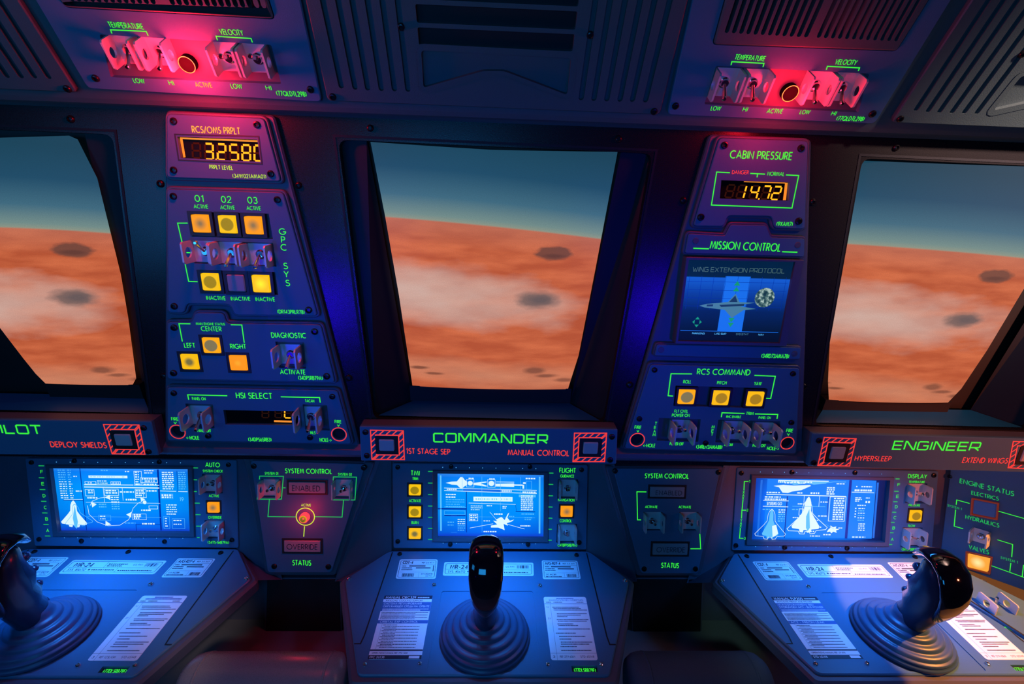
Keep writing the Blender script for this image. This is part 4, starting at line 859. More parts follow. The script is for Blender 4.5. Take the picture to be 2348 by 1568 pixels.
# ------------------------------------------------------------------ display panels under the hood
SCRBLUE = [(0, S(20, 60, 215)), (.06, S(6, 100, 236)), (.35, S(0, 132, 238)), (.7, S(0, 140, 240)), (.92, S(10, 130, 250)), (1, S(60, 150, 255))]
def mfd(label, outline, corners, scr_px, ticksL, ticksR, btns, sws, txts, draw, stops=SCRBLUE, vig=.5, horiz=False, ntop=9, lns=(), bz=8):
    t = Thing('display_panel', label, 'display panel', LOW, ((corners[0][0]+corners[2][0])/2, (corners[0][1]+corners[2][1])/2))
    (x0, y0), (x1, y1), (x2, y2), (x3, y3) = corners
    outer = [(x0-bz*1.1, y0-bz*.7), (x1+bz*1.1, y1-bz*.6), (x2+bz*1.1, y2+bz), (x3-bz*1.3, y3+bz)]
    q = LOW.pp(outer)
    wl = [well_rect(LOW, c, 46, 46) for c in sws]
    hb = [well_rect(LOW, c, 36, 34) for c, k in btns]
    t.part('face_plate', MB().prism(rnd(LOW.pp(outline), .004), -PT, 0, holes=[q]+wl+hb, bev=.001), PLATE)
    mb = MB()
    for w in wl+hb: mb.prism(inset(w, -.0005), -PT-.0003, -PT+.0003)
    t.part('recess', mb, WELL)
    f = quadmap(LOW, corners); op = [f(0, 0), f(1, 0), f(1, 1), f(0, 1)]
    t.part('screen_frame', MB().prism(inset(q, -.0015), -PT, .0035, holes=[op], bev=.0012), SHELL)
    us = [p[0] for p in op]; vs_ = [p[1] for p in op]
    sc = t.part('screen', MB().prism(op, -PT-.001, -.0042), scr_mat('display_'+label.split()[0], stops, horiz, 1.2, vig*.6), uvrect=(min(us), min(vs_), max(us), max(vs_)), label='lit blue screen')
    g = Gfx(f, -.0041); draw(g); g.done(t, sc)
    for c, k in btns: button(t, c, 27, 25, k, frame=4, rise=.003)
    for c in sws: switch(t, c, 38, 40, .022, 15, .016)
    screws(t, scr_px, 5.5)
    wh = t.ink(GREEND)
    for tk in ticksL+ticksR: t.lines(tk, w=2.2, m=GREEND)
    tick = t.ink(TLIGHT)
    for i in range(ntop):
        for (a, b, o) in (((x0, y0), (x1, y1), -13), ((x3, y3), (x2, y2), 14)):
            fr = (i+.4)/ntop; u, v = LOW.uv(a[0]+(b[0]-a[0])*fr, a[1]+(b[1]-a[1])*fr+o); tick.flat(circ(u, v, .0008, 8), .0004)
    for a in txts: t.text(*a)
    if lns: t.lines(*lns, w=2)
    t.done(); return t
def tk(xs, ys): return [[(a, y), (b, y+.2)] for (a, b), y in zip(xs, ys)]
def draw_cmd(g):
    W_ = TWHITE
    g.rec(.02, .05, .035, .92, TLIGHT); g.rec(.955, .05, .97, .95, TLIGHT)
    g.rec(.0, .56, .27, .58, TDARK); g.rec(.06, .665, .26, .685, TDARK); g.rec(.265, .30, .272, .94, TDARK)
    # launcher drawing along the top
    g.fill([(.075, .165), (.13, .145), (.18, .14), (.215, .07), (.235, .075), (.255, .12), (.275, .14), (.275, .195), (.25, .215), (.23, .25), (.215, .25), (.18, .195), (.13, .19)])
    f0 = lambda cx, cy, r: [(cx+r*cos(k*pi/7), cy+r*1.55*sin(k*pi/7)) for k in range(14)]
    for cx, r in ((.305, .024), (.505, .027)): g.fill(f0(cx, .165, r)); g.box(cx-.035, .165-.06, cx+.035, .165+.06, .003)
    g.fill([(.335, .16), (.46, .135), (.46, .15), (.40, .165), (.46, .20), (.46, .215), (.335, .19)]); g.fill([(.545, .17), (.72, .16), (.72, .215), (.545, .21)]); g.line([(.55, .14), (.72, .14)], .005)
    g.rec(.72, .175, .80, .195, W_, .0002); g.rec(.805, .14, .83, .165, W_, .0002); g.rec(.80, .18, .815, .24, W_, .0002); g.box(.835, .12, .885, .25, .003, TLIGHT)
    g.dashes(.29, .34, .09, .018); g.dashes(.485, .545, .095, .02); g.dashes(.83, .92, .08, .02)
    g.line([(.06, .245), (.935, .265)], .005); g.line([(.06, .285), (.935, .315)], .006)
    g.rec(.24, .255, .60, .30, MBLUE, .0001)
    g.dashes(.085, .18, .265, .018); g.dashes(.60, .70, .28, .022); g.dashes(.80, .93, .295, .02)
    for x in (.23, .415, .59, .78): g.line([(x, .06), (x, .30)], .003, TLIGHT)
    g.block(.075, .17, .345, 2, .04, .018); g.block(.075, .25, .425, 4, .036, .012, TLIGHT); g.box(.06, .60, .255, .66, .003, TLIGHT)
    g.line([(.06, .54), (.265, .545)], .004, TLIGHT); g.rec(.335, .375, .705, .445, TLIGHT, .0001); g.dashes(.345, .70, .41, .03, W_)
    g.rec(.335, .375, .705, .445, W_, .00015); g.dashes(.355, .69, .41, .028, TLIGHT)
    g.line([(.29, .475), (.735, .49)], .004); g.line([(.735, .49), (.74, .59)], .003, TDARK); g.line([(.735, .6), (.92, .605)], .008, TDARK)
    g.line([(.415, .31), (.415, .94)], .002, TLIGHT); g.line([(.59, .31), (.59, .60)], .002, TLIGHT); g.line([(.30, .69), (.92, .70)], .002, TLIGHT)
    g.rec(.765, .335, .925, .375, TLIGHT, .0001)
    for i in range(8): g.dashes(.785, .90, .355+i*.031, .018, W_, i)
    g.block(.31, .42, .52, 3, .03, .012); g.dashes(.46, .51, .515, .016); g.dashes(.61, .65, .525, .014); g.dashes(.61, .65, .55, .014)
    g.box(.295, .65, .375, .755, .004); g.block(.305, .365, .67, 3, .033, .02)
    # satellite drawing
    g.fill([(.52, .75), (.56, .76), (.50, .63), (.485, .61), (.55, .73), (.60, .69), (.63, .74), (.66, .64), (.675, .62), (.655, .70), (.68, .75), (.72, .73), (.70, .76), (.65, .79), (.66, .83), (.62, .80), (.63, .90), (.57, .86), (.50, .86), (.50, .83), (.56, .81)])
    g.line([(.30, .87), (.52, .80)], .004); g.line([(.62, .79), (.82, .88)], .004); g.dashes(.53, .61, .645, .02); g.dashes(.43, .49, .755, .014); g.dashes(.67, .73, .68, .012, TLIGHT); g.dashes(.43, .56, .925, .018)
    g.dashes(.79, .91, .64, .016, TLIGHT); g.block(.82, .89, .70, 2, .03, .012, TLIGHT); g.dashes(.78, .875, .83, .018)
    g.block(.09, .15, .78, 2, .045, .012, TLIGHT)
    for i in range(6): g.dashes(.185, .255, .735+i*.034, .012, W_ if i < 3 else TLIGHT, i)
    g.rec(.12, .68, .18, .695, MBLUE, .0002); g.rec(.12, .935, .18, .95, MBLUE, .0002)
def draw_pilot(g):
    g.rec(.19, .02, .196, .99, TDARK); g.rec(.045, .515, .19, .525, TDARK); g.rec(.755, .03, .768, .99, TDARK); g.rec(.90, .05, .903, .38, TDARK); g.rec(.57, .895, .575, 1, TDARK); g.rec(.57, .895, .76, .903, TDARK)
    for i in range(13): g.dashes(.03, .085, .05+i*.036, .013, TLIGHT if i < 5 else TWHITE, i); g.dashes(.10, .125, .05+i*.036, .013, TLIGHT if i < 5 else TWHITE, i+40)
    g.dashes(.14, .165, .145, .014); g.dashes(.145, .19, .375, .02)
    g.line([(.05, .51), (.19, .505)], .003); g.fill(shuttle(.11, .74, .44, .06, 1.75, 1.45)); g.line(shuttle(.135, .76, .36, -.12, 1.75, 1.9), .003, TLIGHT, True)
    g.fill([(.10, .80), (.125, .60), (.135, .86), (.12, .97), (.105, .93)], TLIGHT, .0003)
    g.rec(.25, .13, .535, .17, TWHITE, .0002); g.dashes(.26, .52, .15, .016, TLIGHT); g.line([(.21, .275), (.575, .275)], .006); g.line([(.58, .275), (.765, .277)], .006); g.line([(.21, .31), (.765, .32)], .008)
    for x0, x1, y0, y1 in ((.22, .30, .225, .265), (.41, .48, .225, .265), (.355, .46, .34, .44), (.585, .665, .345, .47), (.215, .28, .35, .45), (.63, .755, .16, .235), (.68, .745, .60, .65)): g.box(x0, y0, x1, y1, .003)
    g.dashes(.24, .27, .245, .014); g.block(.31, .385, .215, 2, .033, .014); g.dashes(.42, .47, .245, .014); g.block(.365, .45, .365, 2, .035, .022); g.block(.59, .655, .365, 3, .036, .022); g.dashes(.47, .575, .385, .02); g.dashes(.67, .745, .365, .022)
    g.block(.235, .27, .37, 2, .03, .018); g.dashes(.225, .30, .48, .02); g.dashes(.345, .395, .05, .016, TLIGHT); g.dashes(.52, .56, .065, .016)
    g.box(.585, .06, .64, .26, .003); [g.dashes(.592, .62, .075+i*.037, .018, TWHITE, i) for i in range(6)]
    g.block(.66, .73, .05, 2, .035, .014); g.dashes(.64, .75, .178, .022); g.dashes(.66, .74, .212, .018); g.dashes(.65, .745, .265, .02)
    # orbit track with arrow heads
    pts = [(.235+.02*cos(a), .62-.10*sin(a)) for a in frange(pi, pi/2, 6)]
    g.line([(.24, .60), (.26, .53), (.32, .48), (.36, .47)], .003); g.line([(.22, .60), (.225, .74), (.28, .86), (.36, .92), (.45, .91), (.52, .82), (.54, .74)], .003); g.line([(.54, .74), (.56, .64), (.60, .56), (.63, .53)], .003)
    for c in (((.355, .47), (.395, .43), (.395, .51)), ((.25, .54), (.29, .58), (.255, .63)), ((.62, .46), (.655, .50), (.625, .535)), ((.505, .74), (.545, .70), (.54, .79)), ((.345, .84), (.385, .90), (.34, .92))): g.fill(list(c), TWHITE, .0003)
    g.fill([(.65+.014*cos(k*pi/6), .545+.03*sin(k*pi/6)) for k in range(12)], TWHITE, .0003)
    g.line([(.21, .55), (.765, .56)], .0025); g.line([(.21, .775), (.765, .785)], .002, TLIGHT); g.line([(.35, .32), (.35, .55)], .0025); g.line([(.49, .32), (.49, .52)], .0025); g.line([(.645, .32), (.645, .48)], .0025)
    for i in range(6): g.dashes(.40, .46, .47+i*.036, .014, TWHITE if i < 3 else TLIGHT, i)
    g.dashes(.51, .59, .505, .026); g.dashes(.62, .70, .67, .022); g.dashes(.49, .57, .875, .014, TLIGHT); g.dashes(.62, .715, .885, .022)
    g.box(.55, .73, .655, .82, .002); g.block(.56, .615, .745, 3, .026, .02); g.block(.305, .36, .58, 2, .04, .018, TLIGHT); g.box(.295, .75, .385, .835, .002, TLIGHT); g.block(.305, .345, .77, 2, .04, .014)
    for i in range(9): g.dashes(.79, .875, .075+i*.032, .016, TWHITE, i); g.dashes(.91, .965, .075+i*.032, .014, TLIGHT, i+9)
    g.line([(.77, .365), (.89, .37)], .005); g.line([(.905, .372), (.975, .375)], .004); g.box(.775, .41, .865, .49, .0015, TLIGHT); g.block(.78, .86, .43, 2, .034, .024); g.text('19', .915, .942, .495, .055, TLIGHT)
    for i in range(5): g.dashes(.81, .89, .585+i*.036, .014, TWHITE, i)
    g.box(.785, .77, .83, .96, .002, TLIGHT); g.box(.85, .80, .945, .96, .002, TLIGHT); [g.dashes(.795, .815, .80+i*.04, .014, TWHITE, i) for i in range(4)]; g.block(.86, .92, .83, 2, .06, .014)
def draw_eng(g):
    g.rec(.05, .05, .065, .95, MBLUE); g.rec(.925, .06, .94, .96, MBLUE)
    g.rec(.10, .03, .92, .97, mat('screen_bright_blue', (0, .02, .06), .4, em=S(0, 128, 250), es=1.0), .00002)
    g.rec(.255, .30, .262, .97, TDARK); g.rec(.715, .03, .735, .97, TDARK); g.rec(.565, .30, .57, .62, TDARK)
    g.rec(.18, .045, .56, .06, TWHITE, .0002); g.fill([(.15, .14), (.22, .12), (.30, .13), (.42, .115), (.43, .13), (.36, .20), (.29, .225), (.26, .25), (.22, .245), (.19, .16)]); g.fill([(.18, .05), (.56, .05), (.54, .09), (.45, .11), (.40, .09), (.30, .12), (.26, .08), (.19, .09)], TLIGHT, .0001)
    for i in range(5): g.dashes(.18+i*.05, .24+i*.05, .075+.012*(i % 2), .02, TWHITE, i)
    for i in range(4): g.dashes(.55, .61, .155+i*.033, .02, TWHITE, i)
    g.dashes(.10, .20, .245, .02); g.dashes(.33, .37, .245, .02); g.dashes(.43, .50, .245, .026); g.dashes(.62, .69, .09, .016); g.line([(.45, .10), (.60, .06), (.69, .06)], .004, TLIGHT)
    g.line([(.10, .275), (.70, .29)], .006); g.dashes(.09, .22, .315, .02); g.dashes(.09, .26, .35, .02); g.line([(.08, .37), (.27, .375)], .005); g.text('SYSTEMS GO', .11, .22, .42, .045); g.line([(.08, .465), (.27, .47)], .005)
    g.dashes(.08, .14, .515, .016, TLIGHT); [g.dashes(.20, .25, .52+i*.036, .018, TWHITE if i < 2 else TLIGHT, i) for i in range(6)]
    g.fill(shuttle(.15, .75, .50, .0, 1.75, .8), TLIGHT, .0002); g.line(shuttle(.15, .76, .50, .0, 1.75, 1.5), .003, TWHITE, True); g.fill([(.16, .78), (.19, .76), (.21, .90), (.19, .94), (.17, .96)], TWHITE, .0003)
    g.line([(.50, .29), (.50, .46)], .003); g.line([(.385, .29), (.385, .40)], .003); g.fill(shuttle(.415, .60, .60, .03, 1.75, 1.15)); g.line(shuttle(.42, .64, .56, -.05, 1.75, 1.75), .004, TWHITE, True)
    g.fill([(.41, .62), (.43, .50), (.445, .80), (.43, .86), (.415, .80)], TLIGHT, .0003); g.box(.355, .50, .385, .60, .004)
    g.line([(.30, .46), (.55, .46)], .003, TLIGHT); g.dashes(.34, .39, .42, .018); g.dashes(.51, .565, .385, .018); g.dashes(.30, .36, .51, .016, TLIGHT); g.dashes(.50, .565, .61, .016); g.dashes(.31, .35, .64, .014); g.dashes(.47, .51, .68, .014); g.dashes(.49, .53, .79, .018); g.dashes(.45, .49, .86, .018)
    g.box(.58, .30, .70, .69, .004); [g.dashes(.61, .69, .325+i*.037, .022, TWHITE, i) for i in range(10)]
    g.fill([(.585, .83), (.60, .80), (.60, .76), (.62, .79), (.645, .775), (.64, .81), (.67, .82), (.645, .84), (.65, .88), (.625, .86), (.61, .89), (.60, .86), (.575, .87)]); g.dashes(.55, .61, .91, .02); g.dashes(.66, .69, .80, .014); g.line([(.56, .74), (.63, .82)], .002, TLIGHT)
    g.dashes(.77, .79, .13, .018); g.dashes(.81, .89, .13, .018); g.dashes(.76, .89, .19, .03); g.line([(.74, .22), (.91, .225)], .005); g.block(.77, .82, .31, 3, .026, .014); g.dashes(.85, .88, .31, .014); g.dashes(.85, .885, .375, .032); g.dashes(.79, .86, .43, .016)
    [g.dashes(.775, .785, .48+i*.045, .018, TWHITE, i) for i in range(4)]; [g.dashes(.80, .85, .48+i*.038, .014, TWHITE if i % 2 == 0 else TLIGHT, i) for i in range(6)]; [g.dashes(.81, .86, .73+i*.034, .016, TWHITE, i) for i in range(4)]; g.dashes(.77, .87, .945, .018); g.dashes(.45, .53, .935, .016)
mfd('centre display panel under the COMMANDER bar with rocket drawing on its screen', [(899.5, 1062), (1348, 1066), (1345, 1260), (902, 1257)], [(1003, 1084), (1247, 1087.5), (1246.5, 1232.5), (1004, 1231)],
    [(912, 1071), (912.3, 1240.7), (1034.4, 1069.6), (1032.5, 1247.5), (1215, 1070), (1210.7, 1247.5), (1333.4, 1077), (1328, 1243.5)],
    tk([(981.5, 992)]*7, (1080.5, 1107.2, 1133.6, 1159.8, 1185.7, 1211, 1236.4)), tk([(1259, 1269), (1258, 1268.5), (1257.5, 1268), (1257, 1267), (1256, 1266.5), (1255, 1265.5), (1254.5, 1265)], (1084.3, 1110.2, 1136.3, 1162, 1187.6, 1213, 1238)),
    [((951.3, 1122.7), 'grain'), ((951.3, 1173), 'grain'), ((951.3, 1222.5), 'blob'), ((1299.3, 1171.8), 'soft')], [(1301.5, 1120.8), (1299.3, 1223)],
    [('TMI', (942.3, 1084), (961.6, 1084.6), 11), ('TRIM', (945.8, 1097), (958.6, 1097.4), 6.5), ('ACTIVATE', (938.5, 1147.5), (965, 1148), 6.5), ('BURN', (944, 1197.7), (959.4, 1198), 6.5),
     ('FLIGHT', (1283.2, 1077.7), (1319.8, 1078.5), 11), ('GUIDANCE', (1285, 1091), (1316, 1091.5), 6.5), ('NAVIGATION', (1280, 1146), (1317, 1146.6), 6), ('CONTROL', (1283.8, 1193.6), (1310.5, 1194), 6.5), ('(34TBPPSRB79A)', (1279, 1249.3), (1322.8, 1250), 6.5)], draw_cmd, ntop=8)
lt = [(88.7, 101.4), (89.4, 101.8), (91.3, 104.2), (94.7, 106.6), (97, 109.2), (100, 112), (103.7, 116)]; ly = (1067.6, 1095, 1122, 1149, 1175.6, 1202, 1228.4)
rt = [(442.4, 454.4), (443.6, 452.4), (444.8, 451.5), (446.7, 458.4), (448.4, 460.3), (450, 461.5), (452, 458)]; ry = (1072.4, 1099.6, 1126.5, 1153.2, 1179.5, 1206, 1232)
mfd('left display panel under the PILOT bar with orbit chart on its screen', [(57, 1051), (542.6, 1055), (547, 1256.7), (79, 1252)], [(117, 1072), (432.9, 1074), (437.6, 1220), (136, 1218.6)],
    [(72.7, 1060), (171, 1056.5), (365.6, 1058.8), (524, 1065.5), (90, 1235.7), (187, 1239.6), (377.5, 1241), (532, 1237.6)], tk(lt, ly), tk(rt, ry), [((490, 1162.5), 'soft')], [(487, 1109), (493, 1214)],
    [(c, (x-2.6, y), (x+2.6, y), 7.5) for c, x, y in (('F', 96, 1081.4), ('E', 98.5, 1109), ('D', 101.4, 1136.3), ('C', 104.2, 1163.2), ('B', 107.3, 1189.5), ('A', 109.7, 1215.7))] +
    [('AUTO', (471.7, 1065), (503.7, 1065.9), 10.5), ('SYSTEM CHECK', (465.5, 1079.3), (511, 1080), 6), ('ACTIVE', (479.4, 1136.3), (502, 1136.7), 6), ('OVERRIDE', (478, 1185.7), (508, 1186.2), 6), ('(34TS-SRB79A)', (477, 1243), (524.7, 1243.6), 6.5)], draw_pilot, ntop=10)
et = [(2053, 2062.5), (2050, 2060), (2048, 2057.7), (2045.6, 2054.6), (2042.6, 2051), (2039.6, 2048.6), (2036, 2045.6)]; ey = (1097.6, 1126, 1149.8, 1174, 1197.4, 1221, 1248)
mfd('right display panel under the ENGINEER bar with white shuttle drawing on its screen', [(1690, 1072), (2152.7, 1080), (2137, 1267), (1677.7, 1262)], [(1732, 1094.6), (2038, 1099.7), (2026, 1241.8), (1721.4, 1238.7)],
    [(1699.7, 1084.6), (1815.8, 1082.5), (1960, 1083.4), (2140.6, 1089.5), (1687.3, 1250), (1799, 1254.4), (1942, 1256)], [], tk(et, ey), [((2098.4, 1182), 'tan')], [(2101, 1131), (2090, 1232)],
    [(c, (x-2.6, y), (x+2.6, y), 7) for c, x, y in (('F', 2060.7, 1111), ('E', 2057.7, 1137.7), ('D', 2055, 1161.5), ('C', 2051.6, 1186.3), ('B', 2049, 1210), ('A', 2045.6, 1236.3))] +
    [('1', (1717.5, 1103.6), (1719.5, 1103.6), 6), ('2', (1712.5, 1169.4), (1715.5, 1169.4), 6), ('3', (1706, 1234), (1709, 1234), 6)] +
    [(c, (x-2, y), (x+2, y), 6.5) for c, x, y in (('X', 1705, 1128.5), ('A', 1704.3, 1135.3), ('X', 1703.6, 1142), ('Y', 1699.5, 1192.5), ('A', 1698.8, 1199.3), ('X', 1698.2, 1206))] +
    [('DISPLAY', (2082.4, 1091.3), (2124.6, 1092.3), 9.5), ('TEMPERATURE', (2084, 1104.2), (2120, 1104.8), 5), ('PRESSURE', (2083.3, 1158), (2109, 1158.4), 5), ('FLOW', (2082.4, 1205), (2097.8, 1205.3), 5.5), ('(34TS-SRB79A)', (2067.6, 1259.2), (2109, 1259.8), 6)],
    draw_eng, stops=[(0, S(4, 60, 190)), (.10, S(0, 110, 250)), (.5, S(0, 124, 250)), (.82, S(0, 96, 230)), (.90, S(0, 30, 110)), (1, S(0, 8, 40))], horiz=True, vig=.75, ntop=11,
    lns=([(1716, 1103.6), (1706.5, 1103.6), (1705.5, 1124)], [(1703.5, 1146), (1701, 1169.5), (1711, 1169.5)], [(1701, 1170), (1700, 1188)], [(1697.5, 1210), (1695.5, 1233.7), (1704.5, 1234)]))

# ------------------------------------------------------------------ system control panels
def legend_button(t, c, w, h, word, p0, p1, hp):
    u, v = SYS.uv(*c); k = SYS.sc(*c); w, h = w*k, h*k
    cap = t.part('legend_button', MB().prism(rnd(rect(u, v, w, h), .0015), -PT+.0006, .0026, bev=.0009), CAPOFF, label='unlit legend button reading '+word)
    t.part('bezel', MB().prism(rect(u, v, w+.007, h+.007), -PT+.0006, .0012, holes=[rect(u, v, w*1.02, h*1.05)]), BEZEL, parent=cap)
    mb = MB(); text(mb, SYS, word, p0, p1, hp, wt=.11, h=.003); t.part('lettering', mb, INK, parent=cap, flip=False)
    return rect(u, v, w+.007, h+.007)
def sys_panel(label, outline, rimpx, wells, sw):
    t = Thing('system_control_panel', label, 'control panel', SYS, outline[3])
    hs = [well_rect(SYS, c, w+8, h+8) for c, w, h in wells]
    t.part('face_plate', MB().prism(rnd(SYS.pp(outline), .006), -PT, 0, holes=hs+[well_rect(SYS, c, 44, 44) for c in sw], bev=.001), PLATE)
    t.part('housing', MB().prism(rnd(SYS.pp(rimpx), .006), -.034, -.0045, holes=[inset(h, .0002) for h in ()], bev=.002), SHELL)
    for c in sw: switch(t, c, 40, 40, .022, 6, .016, base=-.0042)
    return t
t = sys_panel('left SYSTEM CONTROL panel with glowing red lamp between pilot and commander consoles', [(574, 1056), (838, 1064), (760, 1313), (614, 1313)], [(556, 1051), (856, 1062), (768, 1323), (606, 1323)],
              [((705, 1117), 84, 27), ((694, 1251.4), 84, 28)], [(622, 1119), (788, 1120)])
legend_button(t, (705, 1117), 84, 27, 'ENABLED', (672, 1118), (734.5, 1119), 13); legend_button(t, (694, 1251.4), 84, 28, 'OVERRIDE', (659.4, 1251.4), (728.6, 1252), 12.5)
screws(t, [(582, 1068.6), (834, 1072), (629, 1298), (753, 1299)], 6.5)
for a in (('SYSTEM CONTROL', (654.4, 1079), (760.8, 1080.8), 11), ('SYSTEM 01', (607.6, 1084.8), (638, 1085.4), 6), ('SYSTEM 02', (775.6, 1087), (806.7, 1087.5), 6), ('STATUS', (671.2, 1289.6), (712.8, 1290.4), 12)): t.text(*a)
t.text('ACTIVE', (691, 1157.5), (712.8, 1158), 6, YGRN)
t.lines([(595, 1099), (595.7, 1091.3), (650, 1091.7), (645.5, 1144), (590, 1144), (591, 1139)], [(764, 1101), (764.6, 1093), (817.5, 1093.7), (814, 1146), (760.6, 1145.7), (761, 1140.7)], [(617.9, 1144.7), (614.5, 1184), (678, 1184.8)], [(787.9, 1146.6), (784.5, 1185.2), (721.7, 1184.2)], [(649.5, 1118), (655, 1118)], w=2, m=GREEND)
t.lines([(698.5, 1206), (696.5, 1230)], w=2, m=YGRN); t.ring((700.3, 1184.2), 21, 2, YGRN)
u, v = SYS.uv(700, 1184.5); R = .0082
l = t.part('indicator_lamp', MB().lathe((u, v), [(R*1.05, -.001), (R*1.05, .004), (R, .008), (R*.85, .0105)], 20), LEDR, smooth=True, label='glowing red indicator lamp')
def led(nt, b):
    uv, X, Y = uvxy(nt); n = noise(nt, uv, 14, 2); d = dist_uv(nt, .5, .5, .5, .5, X, Y)
    c = mixc(nt, ramp(nt, [(.45, (0, 0, 0, 1)), (.9, (1, 1, 1, 1))], d), ramp(nt, [(.4, S(40, 36, 10)), (.62, S(120, 130, 20))], n), S(255, 170, 30))
    nt.links.new(c, b.inputs['Emission Color'])
    b.inputs['Emission Strength'].default_value = 1
t.part('lens', MB().lathe((u, v), [(R*.86, .010), (R*.7, .0118), (R*.4, .013), (R*.05, .0135)], 18), node_mat('led_core', led), l, True, uvrect=(u-R, v-R, u+R, v+R))
point('red_lamp', SYS.w(u, v+.002, .035), .13, (1, .01, .04), .01)
t.done()
t = sys_panel('right SYSTEM CONTROL panel, unlit, between commander and engineer consoles', [(1406, 1074), (1652, 1075), (1600, 1315), (1470, 1315)], [(1390, 1071), (1668, 1072), (1611, 1324), (1461, 1324)],
              [((1529.4, 1126.9), 79, 24), ((1536, 1258), 80, 27)], [(1496, 1195), (1578, 1195)])
legend_button(t, (1529.4, 1126.9), 79, 24, 'ENABLED', (1503, 1128), (1562, 1129), 11); legend_button(t, (1536, 1258), 80, 27, 'OVERRIDE', (1504.8, 1258.2), (1568.8, 1258.8), 12)
screws(t, [(1410.5, 1079.7), (1646.9, 1082.8), (1477, 1304), (1594.7, 1304)], 6)
for a in (('SYSTEM CONTROL', (1478.9, 1090.5), (1578.9, 1091.7), 11), ('ACTIVATE', (1479.5, 1161.5), (1507, 1162), 5.8), ('ACTIVATE', (1556.3, 1162), (1584, 1162.5), 5.8), ('STATUS', (1516.6, 1295.6), (1556, 1296.4), 11.5)): t.text(*a)
t.lines([(1482, 1127.5), (1460.3, 1127.2), (1461.7, 1191.5), (1469.4, 1191.5)], [(1604, 1215), (1606.5, 1257.8), (1583, 1257.8)], w=2)
t.done()

# ------------------------------------------------------------------ turned side panel at the right
t = Thing('engine_status_panel', 'ENGINE STATUS panel on the angled side wall at the right edge', 'control panel', SIDE, uv=(.10, .09))
btn_e = [(2232.6, 1144.3), (2287, 1155), (2284, 1188), (2229.6, 1177.5)]; btn_v = [(2219, 1266.5), (2272, 1278.5), (2267, 1312), (2217.5, 1299.7)]
hs = [inset(SIDE.pp(q), -.0025) for q in (btn_e, btn_v)]
t.part('face_plate', MB().prism([(.0, -.02), (.42, -.02), (.42, .27), (.0, .27)], -PT, 0, holes=hs, bev=.001), PLATE)
mb = MB()
for h in hs: mb.prism(inset(h, -.0004), -PT-.0003, -PT+.0004)
t.part('recess', mb, WELL)
for q, k, nm in ((btn_e, None, 'dim blue push button in a glowing amber frame'), (btn_v, 'pale', 'lit amber push button')):
    p = SIDE.pp(q); us = [a[0] for a in p]; vs_ = [a[1] for a in p]
    c = t.part('push_button', MB().prism(rnd(inset(p, .001), .002), -PT+.0004, .003, bev=.001), cap_mat('pale') if k else mat('dim_blue_cap', (.06, .09, .2), .4, em=S(20, 44, 92), es=.7), uvrect=(min(us), min(vs_), max(us), max(vs_)), label=nm)
    t.part('bezel', MB().prism(inset(p, -.0024), -PT+.0004, .004, holes=[inset(p, -.0002)]), mat('amber_bezel', (.18, .05, .02), .5, em=S(120, 36, 10), es=.6), parent=c)
u, v = SIDE.uv(2250, 1229); switch(t, (2250, 1229), 46*SIDE.pl_k if hasattr(SIDE, 'pl_k') else 40, 44, .026, 20, .018, base=.0002)
for a in (('ENGINE STATUS', (2201.5, 1102), (2324.6, 1132), 11), ('ELECTRICS', (2228, 1129.3), (2289.3, 1143.4), 9), ('SYSTEM 1', (2173, 1158), (2204.8, 1167), 5.5), ('HYDRAULICS', (2214.5, 1184.5), (2290.8, 1204.7), 9.5), ('VALVES', (2222, 1253), (2267, 1266), 10), ('SYSTEM 1', (2295, 1278), (2333.6, 1289), 6)): t.text(*a, GREEND)
t.lines([(2223.5, 1154), (2194, 1146), (2192.5, 1157)], [(2191.3, 1168.5), (2188, 1206), (2208.5, 1212)], [(2288.4, 1171.5), (2352, 1189.5)], [(2287, 1237.2), (2322, 1248), (2320, 1277)], [(2318, 1290.6), (2315.5, 1310)], [(2273, 1296.6), (2352, 1325)], [(2347, 1295), (2344, 1322)], w=2.2)
screws(t, [(2178, 1093)], 6)
t.done()

# ------------------------------------------------------------------ consoles with their placards
def placard(t, corners, draw, lab):
    p = rnd(corners_ccw(corners), .004)
    c = t.part('placard', MB().prism(p, -.0002, .0006), PAPER, label=lab)
    a, b, d, e = [Vector(q) for q in corners]
    def f(x, y):
        q = (a*(1-x)+b*x)*(1-y)+(e*(1-x)+d*x)*y; return (q.x, q.y)
    g = Gfx(f, .0006); g.out = corners; draw(g); 
    for m, mb in g.m.values(): t.part('print', mb, m, c, flip=False)
def corners_ccw(c): return ccw(list(c))
def frame_line(g, k=.022, kx=None, w=.006):
    kx = kx or k
    g.mb(INK).line(rnd([g.f(kx, k), g.f(1-kx, k), g.f(1-kx, 1-k), g.f(kx, 1-k)], .0035), w*.12, .0008, closed=True)
def bars(g, x0, x1, y0, y1):
    r = random.Random(int(x0*1000)); x = x0
    while x < x1:
        w = r.choice((.006, .010, .016)); g.rec(x, y0, min(x+w, x1), y1, INK, .0002); x += w+r.choice((.005, .009))
def pl_cdt(g):
    frame_line(g, .06, .04); g.text('CDT-4', .10, .36, .17, .13, INK, wt=.2); g.text('REF 2.3 4T 1', .60, .90, .18, .07, INK); g.line([(.05, .27), (.95, .28)], .005, INK)
    g.dashes(.10, .20, .36, .05, INK); g.rec(.28, .33, .70, .385, INK, .0002); g.dashes(.10, .36, .46, .05, INK); g.rec(.46, .435, .84, .485, INK, .0002); g.dashes(.10, .38, .55, .05, INK); g.line([(.04, .68), (.80, .68)], .004, INK)
    bars(g, .14, .44, .74, .91); g.line([(.56, .70), (.56, .93)], .004, INK); g.text('SYS #56978', .62, .90, .77, .07, INK); g.text('U.S. PAT.', .74, .90, .87, .06, INK); g.line([(.91, .32), (.91, .64)], .02, INK)
